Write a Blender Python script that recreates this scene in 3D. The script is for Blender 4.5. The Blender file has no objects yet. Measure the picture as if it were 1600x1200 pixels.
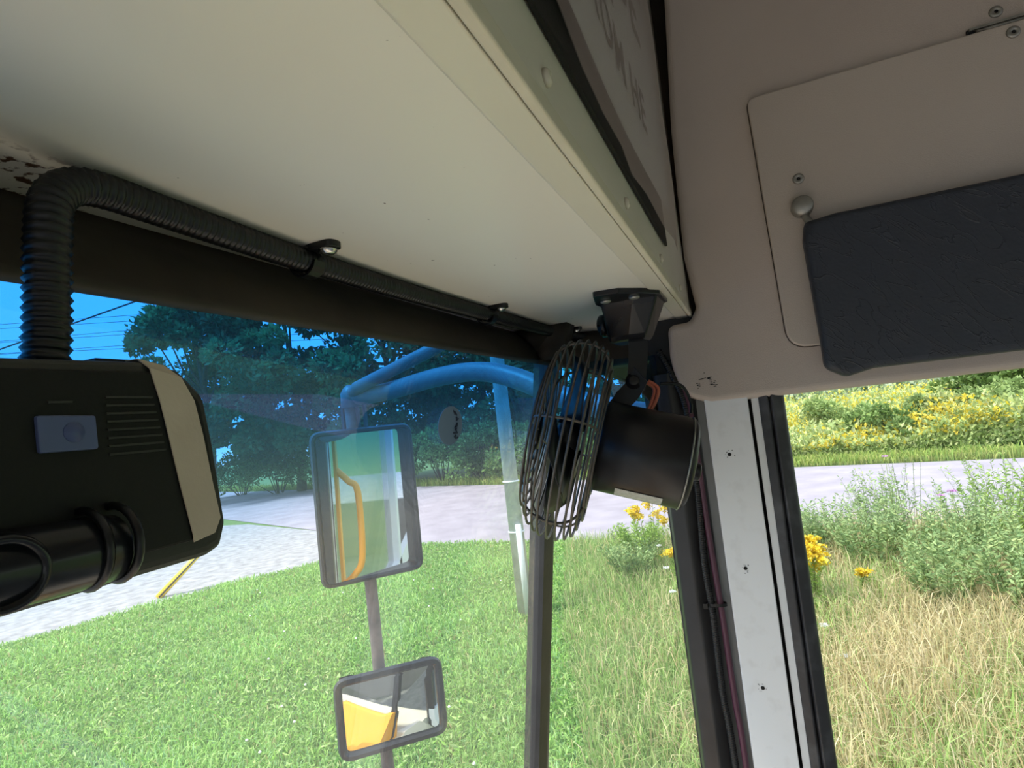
import bpy, bmesh, math, random
import numpy as np
from mathutils import Vector, Matrix

random.seed(7)
rng = np.random.default_rng(7)
SC = bpy.context.scene
COL = SC.collection

# ------------------------------------------------------------------ camera
cam_d = bpy.data.cameras.new('camera')
cam = bpy.data.objects.new('camera', cam_d)
COL.objects.link(cam)
cam_d.sensor_width = 36.0
cam_d.lens = 36.0 * 919.0 / 1600.0
cam_d.clip_start = 0.01
cam_d.clip_end = 600
# rows: bus sideways, bus forwards, up, each seen in lens axes
AX = Vector((0.3751, -0.0202, -0.9267))
AY = Vector((-0.9200, -0.1303, -0.3696))
AZ = Vector((-0.1133, 0.9913, -0.0674))
m3 = Matrix((AX, AY, AZ))
m = m3.to_4x4()
m.translation = Vector((0, 0, 2.4))
cam.matrix_world = m
SC.camera = cam

# ------------------------------------------------------------------ light
SC.view_settings.view_transform = 'Standard'
SC.view_settings.look = 'None'
SC.view_settings.exposure = 1.38
SC.view_settings.gamma = 1.0
SC.view_settings.use_curve_mapping = False
world = bpy.data.worlds.new('hazy_sky')
SC.world = world
world.use_nodes = True
nt = world.node_tree
nt.nodes.clear()
wo = nt.nodes.new('ShaderNodeOutputWorld')
bg = nt.nodes.new('ShaderNodeBackground')
tc = nt.nodes.new('ShaderNodeTexCoord')
sep = nt.nodes.new('ShaderNodeSeparateXYZ')
ramp = nt.nodes.new('ShaderNodeValToRGB')
ramp.color_ramp.elements[0].position = 0.0
ramp.color_ramp.elements[0].color = (0.95, 0.97, 1.0, 1)
ramp.color_ramp.elements[1].position = 0.8
ramp.color_ramp.elements[1].color = (0.55, 0.72, 1.0, 1)
nt.links.new(tc.outputs['Generated'], sep.inputs[0])
nt.links.new(sep.outputs['Z'], ramp.inputs[0])
nt.links.new(ramp.outputs[0], bg.inputs[0])
bg.inputs[1].default_value = 0.80
nt.links.new(bg.outputs[0], wo.inputs[0])
sun_d = bpy.data.lights.new('sun', 'SUN')
sun_d.energy = 2.7
sun_d.angle = math.radians(14)
sun_d.color = (1.0, 0.95, 0.85)
sun = bpy.data.objects.new('sun', sun_d)
COL.objects.link(sun)
sun.rotation_euler = Vector((0.30, -0.38, -0.88)).to_track_quat('-Z', 'Y').to_euler()

# ------------------------------------------------------------------ materials
def nodes_of(name):
    mt = bpy.data.materials.new(name)
    mt.use_nodes = True
    return mt, mt.node_tree, mt.node_tree.nodes['Principled BSDF']

def mat(name, col, rough=0.5, metal=0.0, var=0.0, vscale=20.0, bump=0.0, bscale=200.0, spec=0.5, col2=None, thr=None, detail=4.0):
    """Plain surface with a little procedural colour variation and relief."""
    mt, t, p = nodes_of(name)
    p.inputs['Base Color'].default_value = (*col, 1)
    p.inputs['Roughness'].default_value = rough
    p.inputs['Metallic'].default_value = metal
    p.inputs['Specular IOR Level'].default_value = spec
    co = t.nodes.new('ShaderNodeTexCoord')
    if var or col2:
        n = t.nodes.new('ShaderNodeTexNoise')
        n.inputs['Scale'].default_value = vscale
        n.inputs['Detail'].default_value = detail
        t.links.new(co.outputs['Object'], n.inputs['Vector'])
        r = t.nodes.new('ShaderNodeValToRGB')
        a, b = thr if thr else (0.3, 0.7)
        c2 = col2 if col2 else tuple(min(1, c * (1 + var)) for c in col)
        c1 = col if col2 else tuple(c * (1 - var) for c in col)
        r.color_ramp.elements[0].position = a
        r.color_ramp.elements[0].color = (*c1, 1)
        r.color_ramp.elements[1].position = b
        r.color_ramp.elements[1].color = (*c2, 1)
        t.links.new(n.outputs['Fac'], r.inputs[0])
        t.links.new(r.outputs[0], p.inputs['Base Color'])
    if bump:
        n2 = t.nodes.new('ShaderNodeTexNoise')
        n2.inputs['Scale'].default_value = bscale
        n2.inputs['Detail'].default_value = 3
        t.links.new(co.outputs['Object'], n2.inputs['Vector'])
        bn = t.nodes.new('ShaderNodeBump')
        bn.inputs['Strength'].default_value = bump
        bn.inputs['Distance'].default_value = 0.002
        t.links.new(n2.outputs['Fac'], bn.inputs['Height'])
        t.links.new(bn.outputs[0], p.inputs['Normal'])
    return mt

def glass_mat(name, tint_top=None, z0=2.36, z1=2.435, reflect=0.04, haze=0.0):
    """Thin pane: clear body with Fresnel reflection, optional shade band dyed into the glass, optional dust."""
    mt = bpy.data.materials.new(name)
    mt.use_nodes = True
    t = mt.node_tree
    t.nodes.clear()
    out = t.nodes.new('ShaderNodeOutputMaterial')
    tr = t.nodes.new('ShaderNodeBsdfTransparent')
    gl = t.nodes.new('ShaderNodeBsdfGlossy')
    gl.inputs['Roughness'].default_value = 0.0
    lw_ = t.nodes.new('ShaderNodeLayerWeight')
    lw_.inputs['Blend'].default_value = 0.5
    pw_ = t.nodes.new('ShaderNodeMath'); pw_.operation = 'POWER'; pw_.inputs[1].default_value = 5.0
    fr = t.nodes.new('ShaderNodeMapRange')       # Schlick reflectance
    fr.inputs['To Min'].default_value = reflect
    fr.inputs['To Max'].default_value = 1.0
    t.links.new(lw_.outputs['Facing'], pw_.inputs[0])
    t.links.new(pw_.outputs[0], fr.inputs['Value'])
    mx = t.nodes.new('ShaderNodeMixShader')
    if tint_top:
        geo = t.nodes.new('ShaderNodeNewGeometry')
        sp = t.nodes.new('ShaderNodeSeparateXYZ')
        mr = t.nodes.new('ShaderNodeMapRange')
        mr.interpolation_type = 'SMOOTHSTEP'
        mr.inputs['From Min'].default_value = z0
        mr.inputs['From Max'].default_value = z1
        mc = t.nodes.new('ShaderNodeMix')
        mc.data_type = 'RGBA'
        mc.inputs[6].default_value = (0.98, 0.99, 0.98, 1)
        mc.inputs[7].default_value = (*tint_top, 1)
        t.links.new(geo.outputs['Position'], sp.inputs[0])
        t.links.new(sp.outputs['Z'], mr.inputs['Value'])
        t.links.new(mr.outputs[0], mc.inputs[0])
        t.links.new(mc.outputs[2], tr.inputs['Color'])
    else:
        tr.inputs['Color'].default_value = (0.98, 0.99, 0.985, 1)
    body = tr
    if haze:
        tl = t.nodes.new('ShaderNodeBsdfTranslucent')
        tl.inputs['Color'].default_value = (0.9, 0.92, 0.95, 1)
        mh = t.nodes.new('ShaderNodeMixShader')
        mh.inputs[0].default_value = haze
        t.links.new(tr.outputs[0], mh.inputs[1])
        t.links.new(tl.outputs[0], mh.inputs[2])
        body = mh
    t.links.new(fr.outputs[0], mx.inputs[0])
    t.links.new(body.outputs[0], mx.inputs[1])
    t.links.new(gl.outputs[0], mx.inputs[2])
    t.links.new(mx.outputs[0], out.inputs[0])
    return mt

def leaf_mat(name, trans=0.35, rough=0.6):
    mt, t, p = nodes_of(name)
    at = t.nodes.new('ShaderNodeAttribute')
    at.attribute_name = 'col'
    p.inputs['Roughness'].default_value = rough
    p.inputs['Specular IOR Level'].default_value = 0.25
    t.links.new(at.outputs['Color'], p.inputs['Base Color'])
    tl = t.nodes.new('ShaderNodeBsdfTranslucent')
    t.links.new(at.outputs['Color'], tl.inputs['Color'])
    mx = t.nodes.new('ShaderNodeMixShader')
    mx.inputs[0].default_value = trans
    t.links.new(p.outputs[0], mx.inputs[1])
    t.links.new(tl.outputs[0], mx.inputs[2])
    t.links.new(mx.outputs[0], t.nodes['Material Output'].inputs[0])
    return mt

M = {}
M['cream'] = mat('cream_painted_metal', (0.70, 0.65, 0.53), 0.32, var=0.04, vscale=9, bump=0.05, bscale=350)
M['cream_edge'] = mat('cream_edge_paint', (0.62, 0.565, 0.44), 0.6, spec=0.2, var=0.05, vscale=30)
M['panel'] = mat('beige_grained_plastic', (0.47, 0.40, 0.345), 0.55, var=0.05, vscale=7, bump=0.22, bscale=900)
M['cover'] = mat('beige_cover_plastic', (0.48, 0.415, 0.355), 0.5, var=0.04, vscale=6, bump=0.2, bscale=900)
M['header'] = mat('dusty_dark_rubber', (0.018, 0.014, 0.011), 0.6, spec=0.3, vscale=14, bump=0.15, bscale=60, col2=(0.046, 0.036, 0.026))
M['rubber'] = mat('black_rubber', (0.018, 0.017, 0.018), 0.42, var=0.3, vscale=25, bump=0.1, bscale=120)
M['gasket'] = mat('worn_black_rubber', (0.022, 0.022, 0.026), 0.45, vscale=38, col2=(0.075, 0.078, 0.085), thr=(0.5, 0.8), bump=0.12, bscale=160)
M['white'] = mat('scuffed_white_paint', (0.76, 0.78, 0.80), 0.4, vscale=60, col2=(0.68, 0.69, 0.70), thr=(0.55, 0.8), detail=8)
M['grey'] = mat('grey_painted_metal', (0.20, 0.21, 0.22), 0.5, var=0.1, vscale=18)
M['hole'] = mat('dark_hole', (0.006, 0.006, 0.006), 0.9)
M['black_plastic'] = mat('black_plastic', (0.005, 0.005, 0.006), 0.36, spec=0.4, var=0.2, vscale=40)
M['black_gloss'] = mat('glossy_black_plastic', (0.008, 0.009, 0.012), 0.24, spec=0.35, var=0.1, vscale=30)
M['black_matte'] = mat('matte_black_plastic', (0.007, 0.007, 0.0065), 0.6, spec=0.25, bump=0.1, bscale=700)
M['device_edge'] = mat('charcoal_plastic', (0.032, 0.032, 0.028), 0.55, spec=0.3, bump=0.1, bscale=600)
M['motor'] = mat('dusty_black_enamel', (0.010, 0.009, 0.010), 0.36, spec=0.35, vscale=22, col2=(0.022, 0.018, 0.018), thr=(0.4, 0.75), bump=0.05, bscale=90)
M['wire'] = mat('dark_wire_enamel', (0.09, 0.078, 0.065), 0.4, metal=0.4, var=0.3, vscale=60)
M['chrome'] = mat('worn_steel', (0.62, 0.61, 0.58), 0.25, metal=1.0, var=0.12, vscale=80)
M['steel_dull'] = mat('dull_steel', (0.33, 0.32, 0.29), 0.45, metal=0.8, var=0.15, vscale=60)
M['tape'] = mat('beige_masking_tape', (0.50, 0.42, 0.33), 0.75, var=0.05, vscale=60, bump=0.1, bscale=500)
M['blue_button'] = mat('slate_blue_plastic', (0.075, 0.10, 0.22), 0.4, var=0.05, vscale=30)
M['blue_button_dark'] = mat('darker_blue_print', (0.055, 0.08, 0.20), 0.4)
M['red_wire'] = mat('orange_red_insulation', (0.45, 0.11, 0.06), 0.45, var=0.1)
M['purple'] = mat('maroon_cable_sheath', (0.085, 0.026, 0.048), 0.45, var=0.15, vscale=20)
M['paper'] = mat('off_white_paper', (0.82, 0.77, 0.76), 0.75, var=0.03, vscale=10)
M['ink'] = mat('black_ink', (0.012, 0.011, 0.012), 0.7)
M['label_white'] = mat('pale_label', (0.45, 0.45, 0.42), 0.5, var=0.15, vscale=300)
M['mirror'] = mat('mirror_silver', (0.86, 0.90, 0.90), 0.015, metal=1.0)
M['frame_black'] = mat('mirror_black_plastic', (0.022, 0.024, 0.028), 0.4, var=0.3, vscale=30, bump=0.1, bscale=200)
M['pole_rust'] = mat('rusty_grey_pole', (0.10, 0.085, 0.075), 0.6, col2=(0.20, 0.17, 0.15), vscale=40, bump=0.2, bscale=90)
M['arm'] = mat('grey_tube_paint', (0.15, 0.155, 0.17), 0.45, var=0.15, vscale=25)
M['yellow'] = mat('bus_yellow_paint', (0.85, 0.36, 0.02), 0.3, var=0.05, vscale=10)
M['sign_yellow'] = mat('yellow_plastic', (0.85, 0.55, 0.03), 0.45, var=0.05, vscale=5)
M['asphalt'] = mat('old_pale_asphalt', (0.25, 0.22, 0.25), 0.85, vscale=1.2, col2=(0.33, 0.295, 0.33), thr=(0.35, 0.7), bump=0.5, bscale=40, detail=12)
M['gravel'] = mat('pale_gravel', (0.20, 0.195, 0.20), 0.9, vscale=5, col2=(0.33, 0.325, 0.33), thr=(0.35, 0.65), bump=0.8, bscale=25, detail=12)
M['soil'] = mat('green_turf_ground', (0.07, 0.15, 0.03), 0.95, vscale=2.2, col2=(0.13, 0.20, 0.05), bump=0.5, bscale=12, detail=10)
M['dry_soil'] = mat('straw_ground', (0.20, 0.17, 0.08), 0.95, vscale=3, col2=(0.26, 0.24, 0.11), bump=0.5, bscale=12, detail=10)
M['wood_pole'] = mat('weathered_pole_wood', (0.42, 0.45, 0.44), 0.85, var=0.2, vscale=6, bump=0.3, bscale=30)
M['pole_pipe'] = mat('pale_plastic_pipe', (0.60, 0.66, 0.68), 0.5)
M['bark'] = mat('dark_bark', (0.07, 0.055, 0.042), 0.9, var=0.3, vscale=6, bump=0.4, bscale=20)
M['cable_black'] = mat('black_line_cable', (0.03, 0.03, 0.035), 0.6)
M['red_ball'] = mat('red_marker_plastic', (0.65, 0.07, 0.05), 0.5)
M['floor'] = mat('pale_grey_floor', (0.42, 0.41, 0.39), 0.7, var=0.2, vscale=10)
M['ceiling'] = mat('beige_roof_lining', (0.36, 0.33, 0.29), 0.5, var=0.03)
M['leaf'] = leaf_mat('green_leaves')
M['grass'] = leaf_mat('grass_blades', 0.4, 0.5)
M['petal'] = leaf_mat('petals', 0.3, 0.7)
M['windshield'] = glass_mat('shade_band_windshield_glass', (0.16, 0.53, 0.88), z0=2.340, z1=2.425, reflect=0.035, haze=0.02)
M['clear'] = glass_mat('clear_window_glass', reflect=0.02)
M['sleeve'] = glass_mat('clear_plastic_sleeve', reflect=0.02, haze=0.012)

# visor vinyl: creased relief
mt, t, p = nodes_of('creased_navy_vinyl')
p.inputs['Base Color'].default_value = (0.026, 0.031, 0.042, 1)
p.inputs['Roughness'].default_value = 0.5
co = t.nodes.new('ShaderNodeTexCoord')
mp = t.nodes.new('ShaderNodeMapping')
mp.inputs['Rotation'].default_value = (math.radians(-48), 0, 0)
mp2 = t.nodes.new('ShaderNodeMapping'); mp2.inputs['Scale'].default_value = (1, 0.75, 2.4)
t.links.new(co.outputs['Object'], mp.inputs[0])
nz = t.nodes.new('ShaderNodeTexNoise'); nz.inputs['Scale'].default_value = 30; nz.inputs['Detail'].default_value = 6
nz.inputs['Distortion'].default_value = 0.6
t.links.new(mp.outputs[0], mp2.inputs[0]); t.links.new(mp2.outputs[0], nz.inputs['Vector'])
mth = t.nodes.new('ShaderNodeMath'); mth.operation = 'SUBTRACT'; mth.inputs[1].default_value = 0.5
ab = t.nodes.new('ShaderNodeMath'); ab.operation = 'ABSOLUTE'
pw = t.nodes.new('ShaderNodeMapRange'); pw.inputs['From Min'].default_value = 0.0; pw.inputs['From Max'].default_value = 0.022
pw.inputs['To Min'].default_value = 1.0; pw.inputs['To Max'].default_value = 0.0
t.links.new(nz.outputs['Fac'], mth.inputs[0]); t.links.new(mth.outputs[0], ab.inputs[0]); t.links.new(ab.outputs[0], pw.inputs['Value'])
bn = t.nodes.new('ShaderNodeBump'); bn.inputs['Strength'].default_value = 0.6; bn.inputs['Distance'].default_value = 0.0011
n3 = t.nodes.new('ShaderNodeTexNoise'); n3.inputs['Scale'].default_value = 260; n3.inputs['Detail'].default_value = 3
t.links.new(co.outputs['Object'], n3.inputs['Vector'])
bn2 = t.nodes.new('ShaderNodeBump'); bn2.inputs['Strength'].default_value = 0.35; bn2.inputs['Distance'].default_value = 0.001
t.links.new(n3.outputs['Fac'], bn2.inputs['Height'])
t.links.new(pw.outputs[0], bn.inputs['Height']); t.links.new(bn2.outputs[0], bn.inputs['Normal'])
t.links.new(bn.outputs[0], p.inputs['Normal'])
M['vinyl'] = mt

# cream underside: the same paint with rust pitting at the far flange and a dirty front margin
mt, t, p = nodes_of('cream_paint_with_rust')
p.inputs['Roughness'].default_value = 0.33
co = t.nodes.new('ShaderNodeTexCoord')
sp = t.nodes.new('ShaderNodeSeparateXYZ'); t.links.new(co.outputs['Object'], sp.inputs[0])
na = t.nodes.new('ShaderNodeTexNoise'); na.inputs['Scale'].default_value = 210; na.inputs['Detail'].default_value = 5
t.links.new(co.outputs['Object'], na.inputs['Vector'])
ry = t.nodes.new('ShaderNodeMapRange'); ry.inputs['From Min'].default_value = 0.208; ry.inputs['From Max'].default_value = 0.222
rx = t.nodes.new('ShaderNodeMapRange'); rx.inputs['From Min'].default_value = 0.168; rx.inputs['From Max'].default_value = 0.150
t.links.new(sp.outputs['Y'], ry.inputs['Value']); t.links.new(sp.outputs['X'], rx.inputs['Value'])
mu = t.nodes.new('ShaderNodeMath'); mu.operation = 'MULTIPLY'
t.links.new(ry.outputs[0], mu.inputs[0]); t.links.new(rx.outputs[0], mu.inputs[1])
ms = t.nodes.new('ShaderNodeMapRange'); ms.inputs['From Min'].default_value = 0.53; ms.inputs['From Max'].default_value = 0.59
t.links.new(na.outputs['Fac'], ms.inputs['Value'])
mu2 = t.nodes.new('ShaderNodeMath'); mu2.operation = 'MULTIPLY'
t.links.new(mu.outputs[0], mu2.inputs[0]); t.links.new(ms.outputs[0], mu2.inputs[1])
nb = t.nodes.new('ShaderNodeTexNoise'); nb.inputs['Scale'].default_value = 230; nb.inputs['Detail'].default_value = 2
t.links.new(co.outputs['Object'], nb.inputs['Vector'])
fl = t.nodes.new('ShaderNodeMapRange'); fl.inputs['From Min'].default_value = 0.765; fl.inputs['From Max'].default_value = 0.78
t.links.new(nb.outputs['Fac'], fl.inputs['Value'])
ad = t.nodes.new('ShaderNodeMath'); ad.operation = 'ADD'; ad.use_clamp = True
t.links.new(mu2.outputs[0], ad.inputs[0]); t.links.new(fl.outputs[0], ad.inputs[1])
mc = t.nodes.new('ShaderNodeMix'); mc.data_type = 'RGBA'
mc.inputs[6].default_value = (0.78, 0.73, 0.63, 1); mc.inputs[7].default_value = (0.10, 0.045, 0.02, 1)
t.links.new(ad.outputs[0], mc.inputs[0]); t.links.new(mc.outputs[2], p.inputs['Base Color'])
M['cream_under'] = mt

# ------------------------------------------------------------------ mesh building
class MB:
    def __init__(s):
        s.v = []; s.f = []; s.sm = []
    def add(s, vs, fs, smooth=False):
        o = len(s.v)
        s.v += [tuple(v) for v in vs]
        s.f += [tuple(i + o for i in f) for f in fs]
        s.sm += [smooth] * len(fs)
    def box(s, x0, x1, y0, y1, z0, z1, mtx=None):
        vs = [Vector((x, y, z)) for x in (x0, x1) for y in (y0, y1) for z in (z0, z1)]
        if mtx: vs = [mtx @ v for v in vs]
        s.add(vs, [(0, 1, 3, 2), (4, 6, 7, 5), (0, 4, 5, 1), (2, 3, 7, 6), (0, 2, 6, 4), (1, 5, 7, 3)])
    def tube(s, pts, r, seg=8, cap=True, closed=False):
        pts = [Vector(p) for p in pts]
        n = len(pts)
        rs = r if isinstance(r, (list, tuple)) else [r] * n
        tg = []
        for i in range(n):
            a = pts[(i - 1) % n] if (closed or i > 0) else pts[i]
            b = pts[(i + 1) % n] if (closed or i < n - 1) else pts[i]
            d = (b - a)
            tg.append(d.normalized() if d.length > 1e-9 else Vector((0, 0, 1)))
        up = Vector((0, 0, 1)) if abs(tg[0].z) < 0.9 else Vector((1, 0, 0))
        u = tg[0].cross(up).normalized()
        vs = []
        for i in range(n):
            u = (u - tg[i] * u.dot(tg[i])).normalized()
            w = tg[i].cross(u)
            for k in range(seg):
                a = 2 * math.pi * k / seg
                vs.append(pts[i] + (u * math.cos(a) + w * math.sin(a)) * rs[i])
        fs = []
        for i in range(n if closed else n - 1):
            j = (i + 1) % n
            for k in range(seg):
                l = (k + 1) % seg
                fs.append((i * seg + k, i * seg + l, j * seg + l, j * seg + k))
        if cap and not closed:
            fs.append(tuple(range(seg))[::-1]); fs.append(tuple((n - 1) * seg + k for k in range(seg)))
        s.add(vs, fs, True)
    def lathe(s, base, axis, prof, seg=24, smooth=True):
        """prof: (along, radius)"""
        base = Vector(base); ax = Vector(axis).normalized()
        up = Vector((0, 0, 1)) if abs(ax.z) < 0.9 else Vector((1, 0, 0))
        u = ax.cross(up).normalized(); w = ax.cross(u)
        vs = []
        for (a, r) in prof:
            for k in range(seg):
                th = 2 * math.pi * k / seg
                vs.append(base + ax * a + (u * math.cos(th) + w * math.sin(th)) * r)
        fs = []
        for i in range(len(prof) - 1):
            for k in range(seg):
                l = (k + 1) % seg
                fs.append((i * seg + k, i * seg + l, (i + 1) * seg + l, (i + 1) * seg + k))
        fs.append(tuple(range(seg))[::-1]); fs.append(tuple((len(prof) - 1) * seg + k for k in range(seg)))
        s.add(vs, fs, smooth)
    def prism(s, poly, fn, d0, d1, bev=0.0, steps=3, bev_back=False):
        """poly: 2D outline; fn(a, b, d) -> 3D; d0 back, d1 front; the front edge is rounded by bev."""
        rings = [(poly, d0)]
        sg = 1 if d1 > d0 else -1
        if bev:
            for k in range(steps + 1):
                a = math.pi / 2 * k / steps
                off = bev * (1 - math.cos(a))
                rings.append((inset(poly, off), d1 - sg * bev * (1 - math.sin(a))))
        else:
            rings.append((poly, d1))
        n = len(poly); vs = []; fs = []
        for pl, d in rings:
            vs += [Vector(fn(a, b, d)) for a, b in pl]
        for i in range(len(rings) - 1):
            for k in range(n):
                l = (k + 1) % n
                fs.append((i * n + k, i * n + l, (i + 1) * n + l, (i + 1) * n + k))
        fs.append(tuple(range(n))[::-1]); fs.append(tuple((len(rings) - 1) * n + k for k in range(n)))
        s.add(vs, fs, False)

def area2(poly):
    return sum(poly[i][0] * poly[(i + 1) % len(poly)][1] - poly[(i + 1) % len(poly)][0] * poly[i][1] for i in range(len(poly)))

def inset(poly, d):
    n = len(poly); sg = 1 if area2(poly) > 0 else -1; out = []
    for i in range(n):
        p0 = Vector(poly[i - 1]); p1 = Vector(poly[i]); p2 = Vector(poly[(i + 1) % n])
        e1 = (p1 - p0); e2 = (p2 - p1)
        if e1.length < 1e-9: e1 = e2
        if e2.length < 1e-9: e2 = e1
        e1 = e1.normalized(); e2 = e2.normalized()
        n1 = Vector((-e1.y, e1.x)) * sg; n2 = Vector((-e2.y, e2.x)) * sg
        b = (n1 + n2)
        k = 1 + n1.dot(n2)
        b = b / max(k, 0.35)
        out.append(tuple(p1 + b * d))
    return out

def rounded(poly, radii, seg=5):
    """Round the corners of an outline."""
    n = len(poly); out = []
    for i in range(n):
        r = radii[i] if isinstance(radii, (list, tuple)) else radii
        p0 = Vector(poly[i - 1]); p1 = Vector(poly[i]); p2 = Vector(poly[(i + 1) % n])
        if r <= 0:
            out.append(tuple(p1)); continue
        a = (p0 - p1).normalized(); b = (p2 - p1).normalized()
        th = a.angle(b)
        t = min(r / math.tan(th / 2), (p0 - p1).length * 0.49, (p2 - p1).length * 0.49)
        A = p1 + a * t; B = p1 + b * t
        for k in range(seg + 1):
            u = k / seg
            out.append(tuple(A * (1 - u) ** 2 + p1 * 2 * u * (1 - u) + B * u * u))
    return out

def build(name, mb, material, parent=None):
    me = bpy.data.meshes.new(name)
    base = Vector(parent['base']) if parent is not None and 'base' in parent else Vector((0, 0, 0))
    me.from_pydata([(v[0] - base.x, v[1] - base.y, v[2] - base.z) for v in mb.v], [], mb.f)
    me.polygons.foreach_set('use_smooth', mb.sm)
    bm = bmesh.new(); bm.from_mesh(me)
    bmesh.ops.recalc_face_normals(bm, faces=bm.faces)
    bm.to_mesh(me); bm.free()
    me.materials.append(material)
    o = bpy.data.objects.new(name, me)
    COL.objects.link(o)
    if parent is not None:
        o.parent = parent
        if 'base' in parent: o['base'] = parent['base']
    return o

def link_mesh(name, me, material, parent=None):
    if not me.materials: me.materials.append(material)
    o = bpy.data.objects.new(name, me); COL.objects.link(o)
    if parent is not None: o.parent = parent
    return o

def thing(name, label, cat, base=(0, 0, 0), group=None):
    o = bpy.data.objects.new(name, None)
    o.empty_display_size = 0.05
    COL.objects.link(o)
    o.location = base; o['base'] = tuple(base)
    o['label'] = label; o['category'] = cat
    if group: o['group'] = group
    return o

def tag(o, label, cat, group=None):
    o['label'] = label; o['category'] = cat
    if group: o['group'] = group
    return o

def setting(name, label=None):
    o = bpy.data.objects.new(name, None); o.empty_display_size = 0.05
    COL.objects.link(o); o['kind'] = 'structure'; o['base'] = (0.0, 0.0, 0.0)
    if label: o['label'] = label
    return o

def structure(o):
    o['kind'] = 'structure'
    return o

def smooth_path(pts, n=8):
    P = [Vector(p) for p in pts]; out = []
    for i in range(len(P) - 1):
        p0 = P[max(i - 1, 0)]; p1 = P[i]; p2 = P[i + 1]; p3 = P[min(i + 2, len(P) - 1)]
        for k in range(n):
            t = k / n
            out.append(0.5 * ((2 * p1) + (p2 - p0) * t + (2 * p0 - 5 * p1 + 4 * p2 - p3) * t * t + (3 * p1 - p0 - 3 * p2 + p3) * t ** 3))
    out.append(P[-1])
    return out

def resample(pts, step):
    P = [Vector(p) for p in pts]; out = [P[0]]; acc = 0.0
    for a, b in zip(P[:-1], P[1:]):
        L = (b - a).length
        if L < 1e-9: continue
        d = step - acc
        while d <= L:
            out.append(a.lerp(b, d / L)); d += step
        acc = (acc + L) % step
    return out

def corrugated(mb, pts, r, pitch=0.0032, depth=0.16, seg=12):
    q = resample(smooth_path(pts, 16), pitch / 4)
    rs = [r * (1 - depth * (0.5 - 0.5 * math.cos(2 * math.pi * i / 4))) for i in range(len(q))]
    mb.tube(q, rs, seg)

# ------------------------------------------------------------------ ground and road
g = MB()
lawn_edge = [(11.3, -9.0), (11.4, -1.0), (11.25, 3.9), (11.3, 7.2), (10.0, 8.6), (8.3, 9.55), (5.3, 10.7), (1.0, 11.6), (-6.0, 12.4)]
base = [(1.5, -14), (11.3, -14)] + lawn_edge[:-1] + [(1.0, 9.0)]
g.add([(x, y, 0.0) for x, y in base], [tuple(range(len(base)))])
structure(build('lawn', g, M['soil']))
g = MB()
g.add([(x, y, -0.02) for x, y in [(-60, -90), (120, -90), (120, 130), (-60, 130)]], [(0, 1, 2, 3)])
structure(build('field_ground', g, M['soil']))
g = MB()
road = [(11.2, -14), (11.2, 7.0), (13, 10.5), (22, 30), (35, 55), (62, 78), (48, 60), (29.5, 32.5), (25.9, 20), (22.1, 9.6), (20.95, -1.0), (19.4, -6.4), (17.5, -14)]
g.add([(x, y, -0.006) for x, y in road], [tuple(range(len(road)))])
structure(build('road', g, M['asphalt']))
g = MB()
drive = [(-20, 11.6), (5.3, 10.5), (8.3, 9.4), (10, 8.4), (11.5, 6.8), (15.5, 16.5), (16, 30), (8, 38), (-20, 40)]
pad_ = [(-20, -20), (1.55, -20), (1.55, -14), (1.0, 9.0), (1.0, 11.65), (-20, 11.65)]
g.add([(x, y, -0.003) for x, y in drive], [tuple(range(len(drive)))])
g.add([(x, y, -0.004) for x, y in pad_], [tuple(range(len(pad_)))])
structure(build('gravel_driveway', g, M['gravel']))

# ------------------------------------------------------------------ bus shell
setX = 0.742
# moulded side panel above the side window
prof = [(-1.7, 3.0), (0.0300, 3.0), (0.0345, 2.905), (0.0475, 2.742), (0.0530, 2.580), (0.0465, 2.515), (0.0560, 2.4995), (0.0830, 2.4990),
        (0.0850, 2.460), (0.0805, 2.412), (0.0440, 2.3975), (-1.7, 2.3965)]
prof = rounded(prof, [0, 0, 0.05, 0.05, 0.02, 0.012, 0.010, 0.012, 0.03, 0.022, 0.012, 0], 6)
w = MB()
w.prism(prof, lambda a, b, d: (d, a, b), 0.785, setX, 0.009, 6)
wall_right = structure(build('wall_right', w, M['panel']))
w = MB()   # scuff marks on the lower corner of the panel
for k in range(26):
    y = 0.058 - 0.026 * random.random(); z = 2.426 + 0.006 * math.sin(y * 300) + random.uniform(-0.004, 0.004)
    L = random.uniform(0.0006, 0.0022)
    w.box(setX - 0.0003, setX + 0.001, y - L, y + L, z - 0.0003, z + 0.0004)
build('scuff_mark', w, M['ink'], wall_right)['label'] = 'dark scuff marks on the lower corner'

# overhead box across the bus above the windshield
box = setting('trim_1', 'cream painted overhead box above the windshield')
b = MB(); b.box(-1.6, 0.66, 0.060, 0.249, 2.5094, 2.5124); b.box(0.66, 0.80, 0.060, 0.246, 2.5094, 2.5124)
build('underside_panel', b, M['cream_under'], box)
b = MB(); b.prism(rounded([(0.0582, 2.5120), (0.0582, 2.5080), (0.0735, 2.5080), (0.0745, 2.5120)], [0, 0.001, 0.0035, 0]), lambda a, c, d: (d, a, c), -1.6, 0.79)
build('folded_flange', b, M['cream'], box)
b = MB(); b.prism(rounded([(0.0530, 2.5145), (0.0530, 2.5072), (0.0576, 2.5072), (0.0576, 2.5145)], [0, 0.0015, 0.0015, 0]), lambda a, c, d: (d, a, c), -1.6, 0.79)
build('edge_lip', b, M['cream_edge'], box)
b = MB(); b.box(-1.6, 0.785, 0.0545, 0.0580, 2.512, 3.02)
build('rear_panel', b, M['cream'], box)
scr = MB(); scr.lathe((0, 0, 0), (0, -1, 0), [(0, 0.0036), (0.0014, 0.0034), (0.0024, 0.0022), (0.0026, 0.0010), (0.0018, 0.0007)], 14)
scr_me = None
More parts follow.
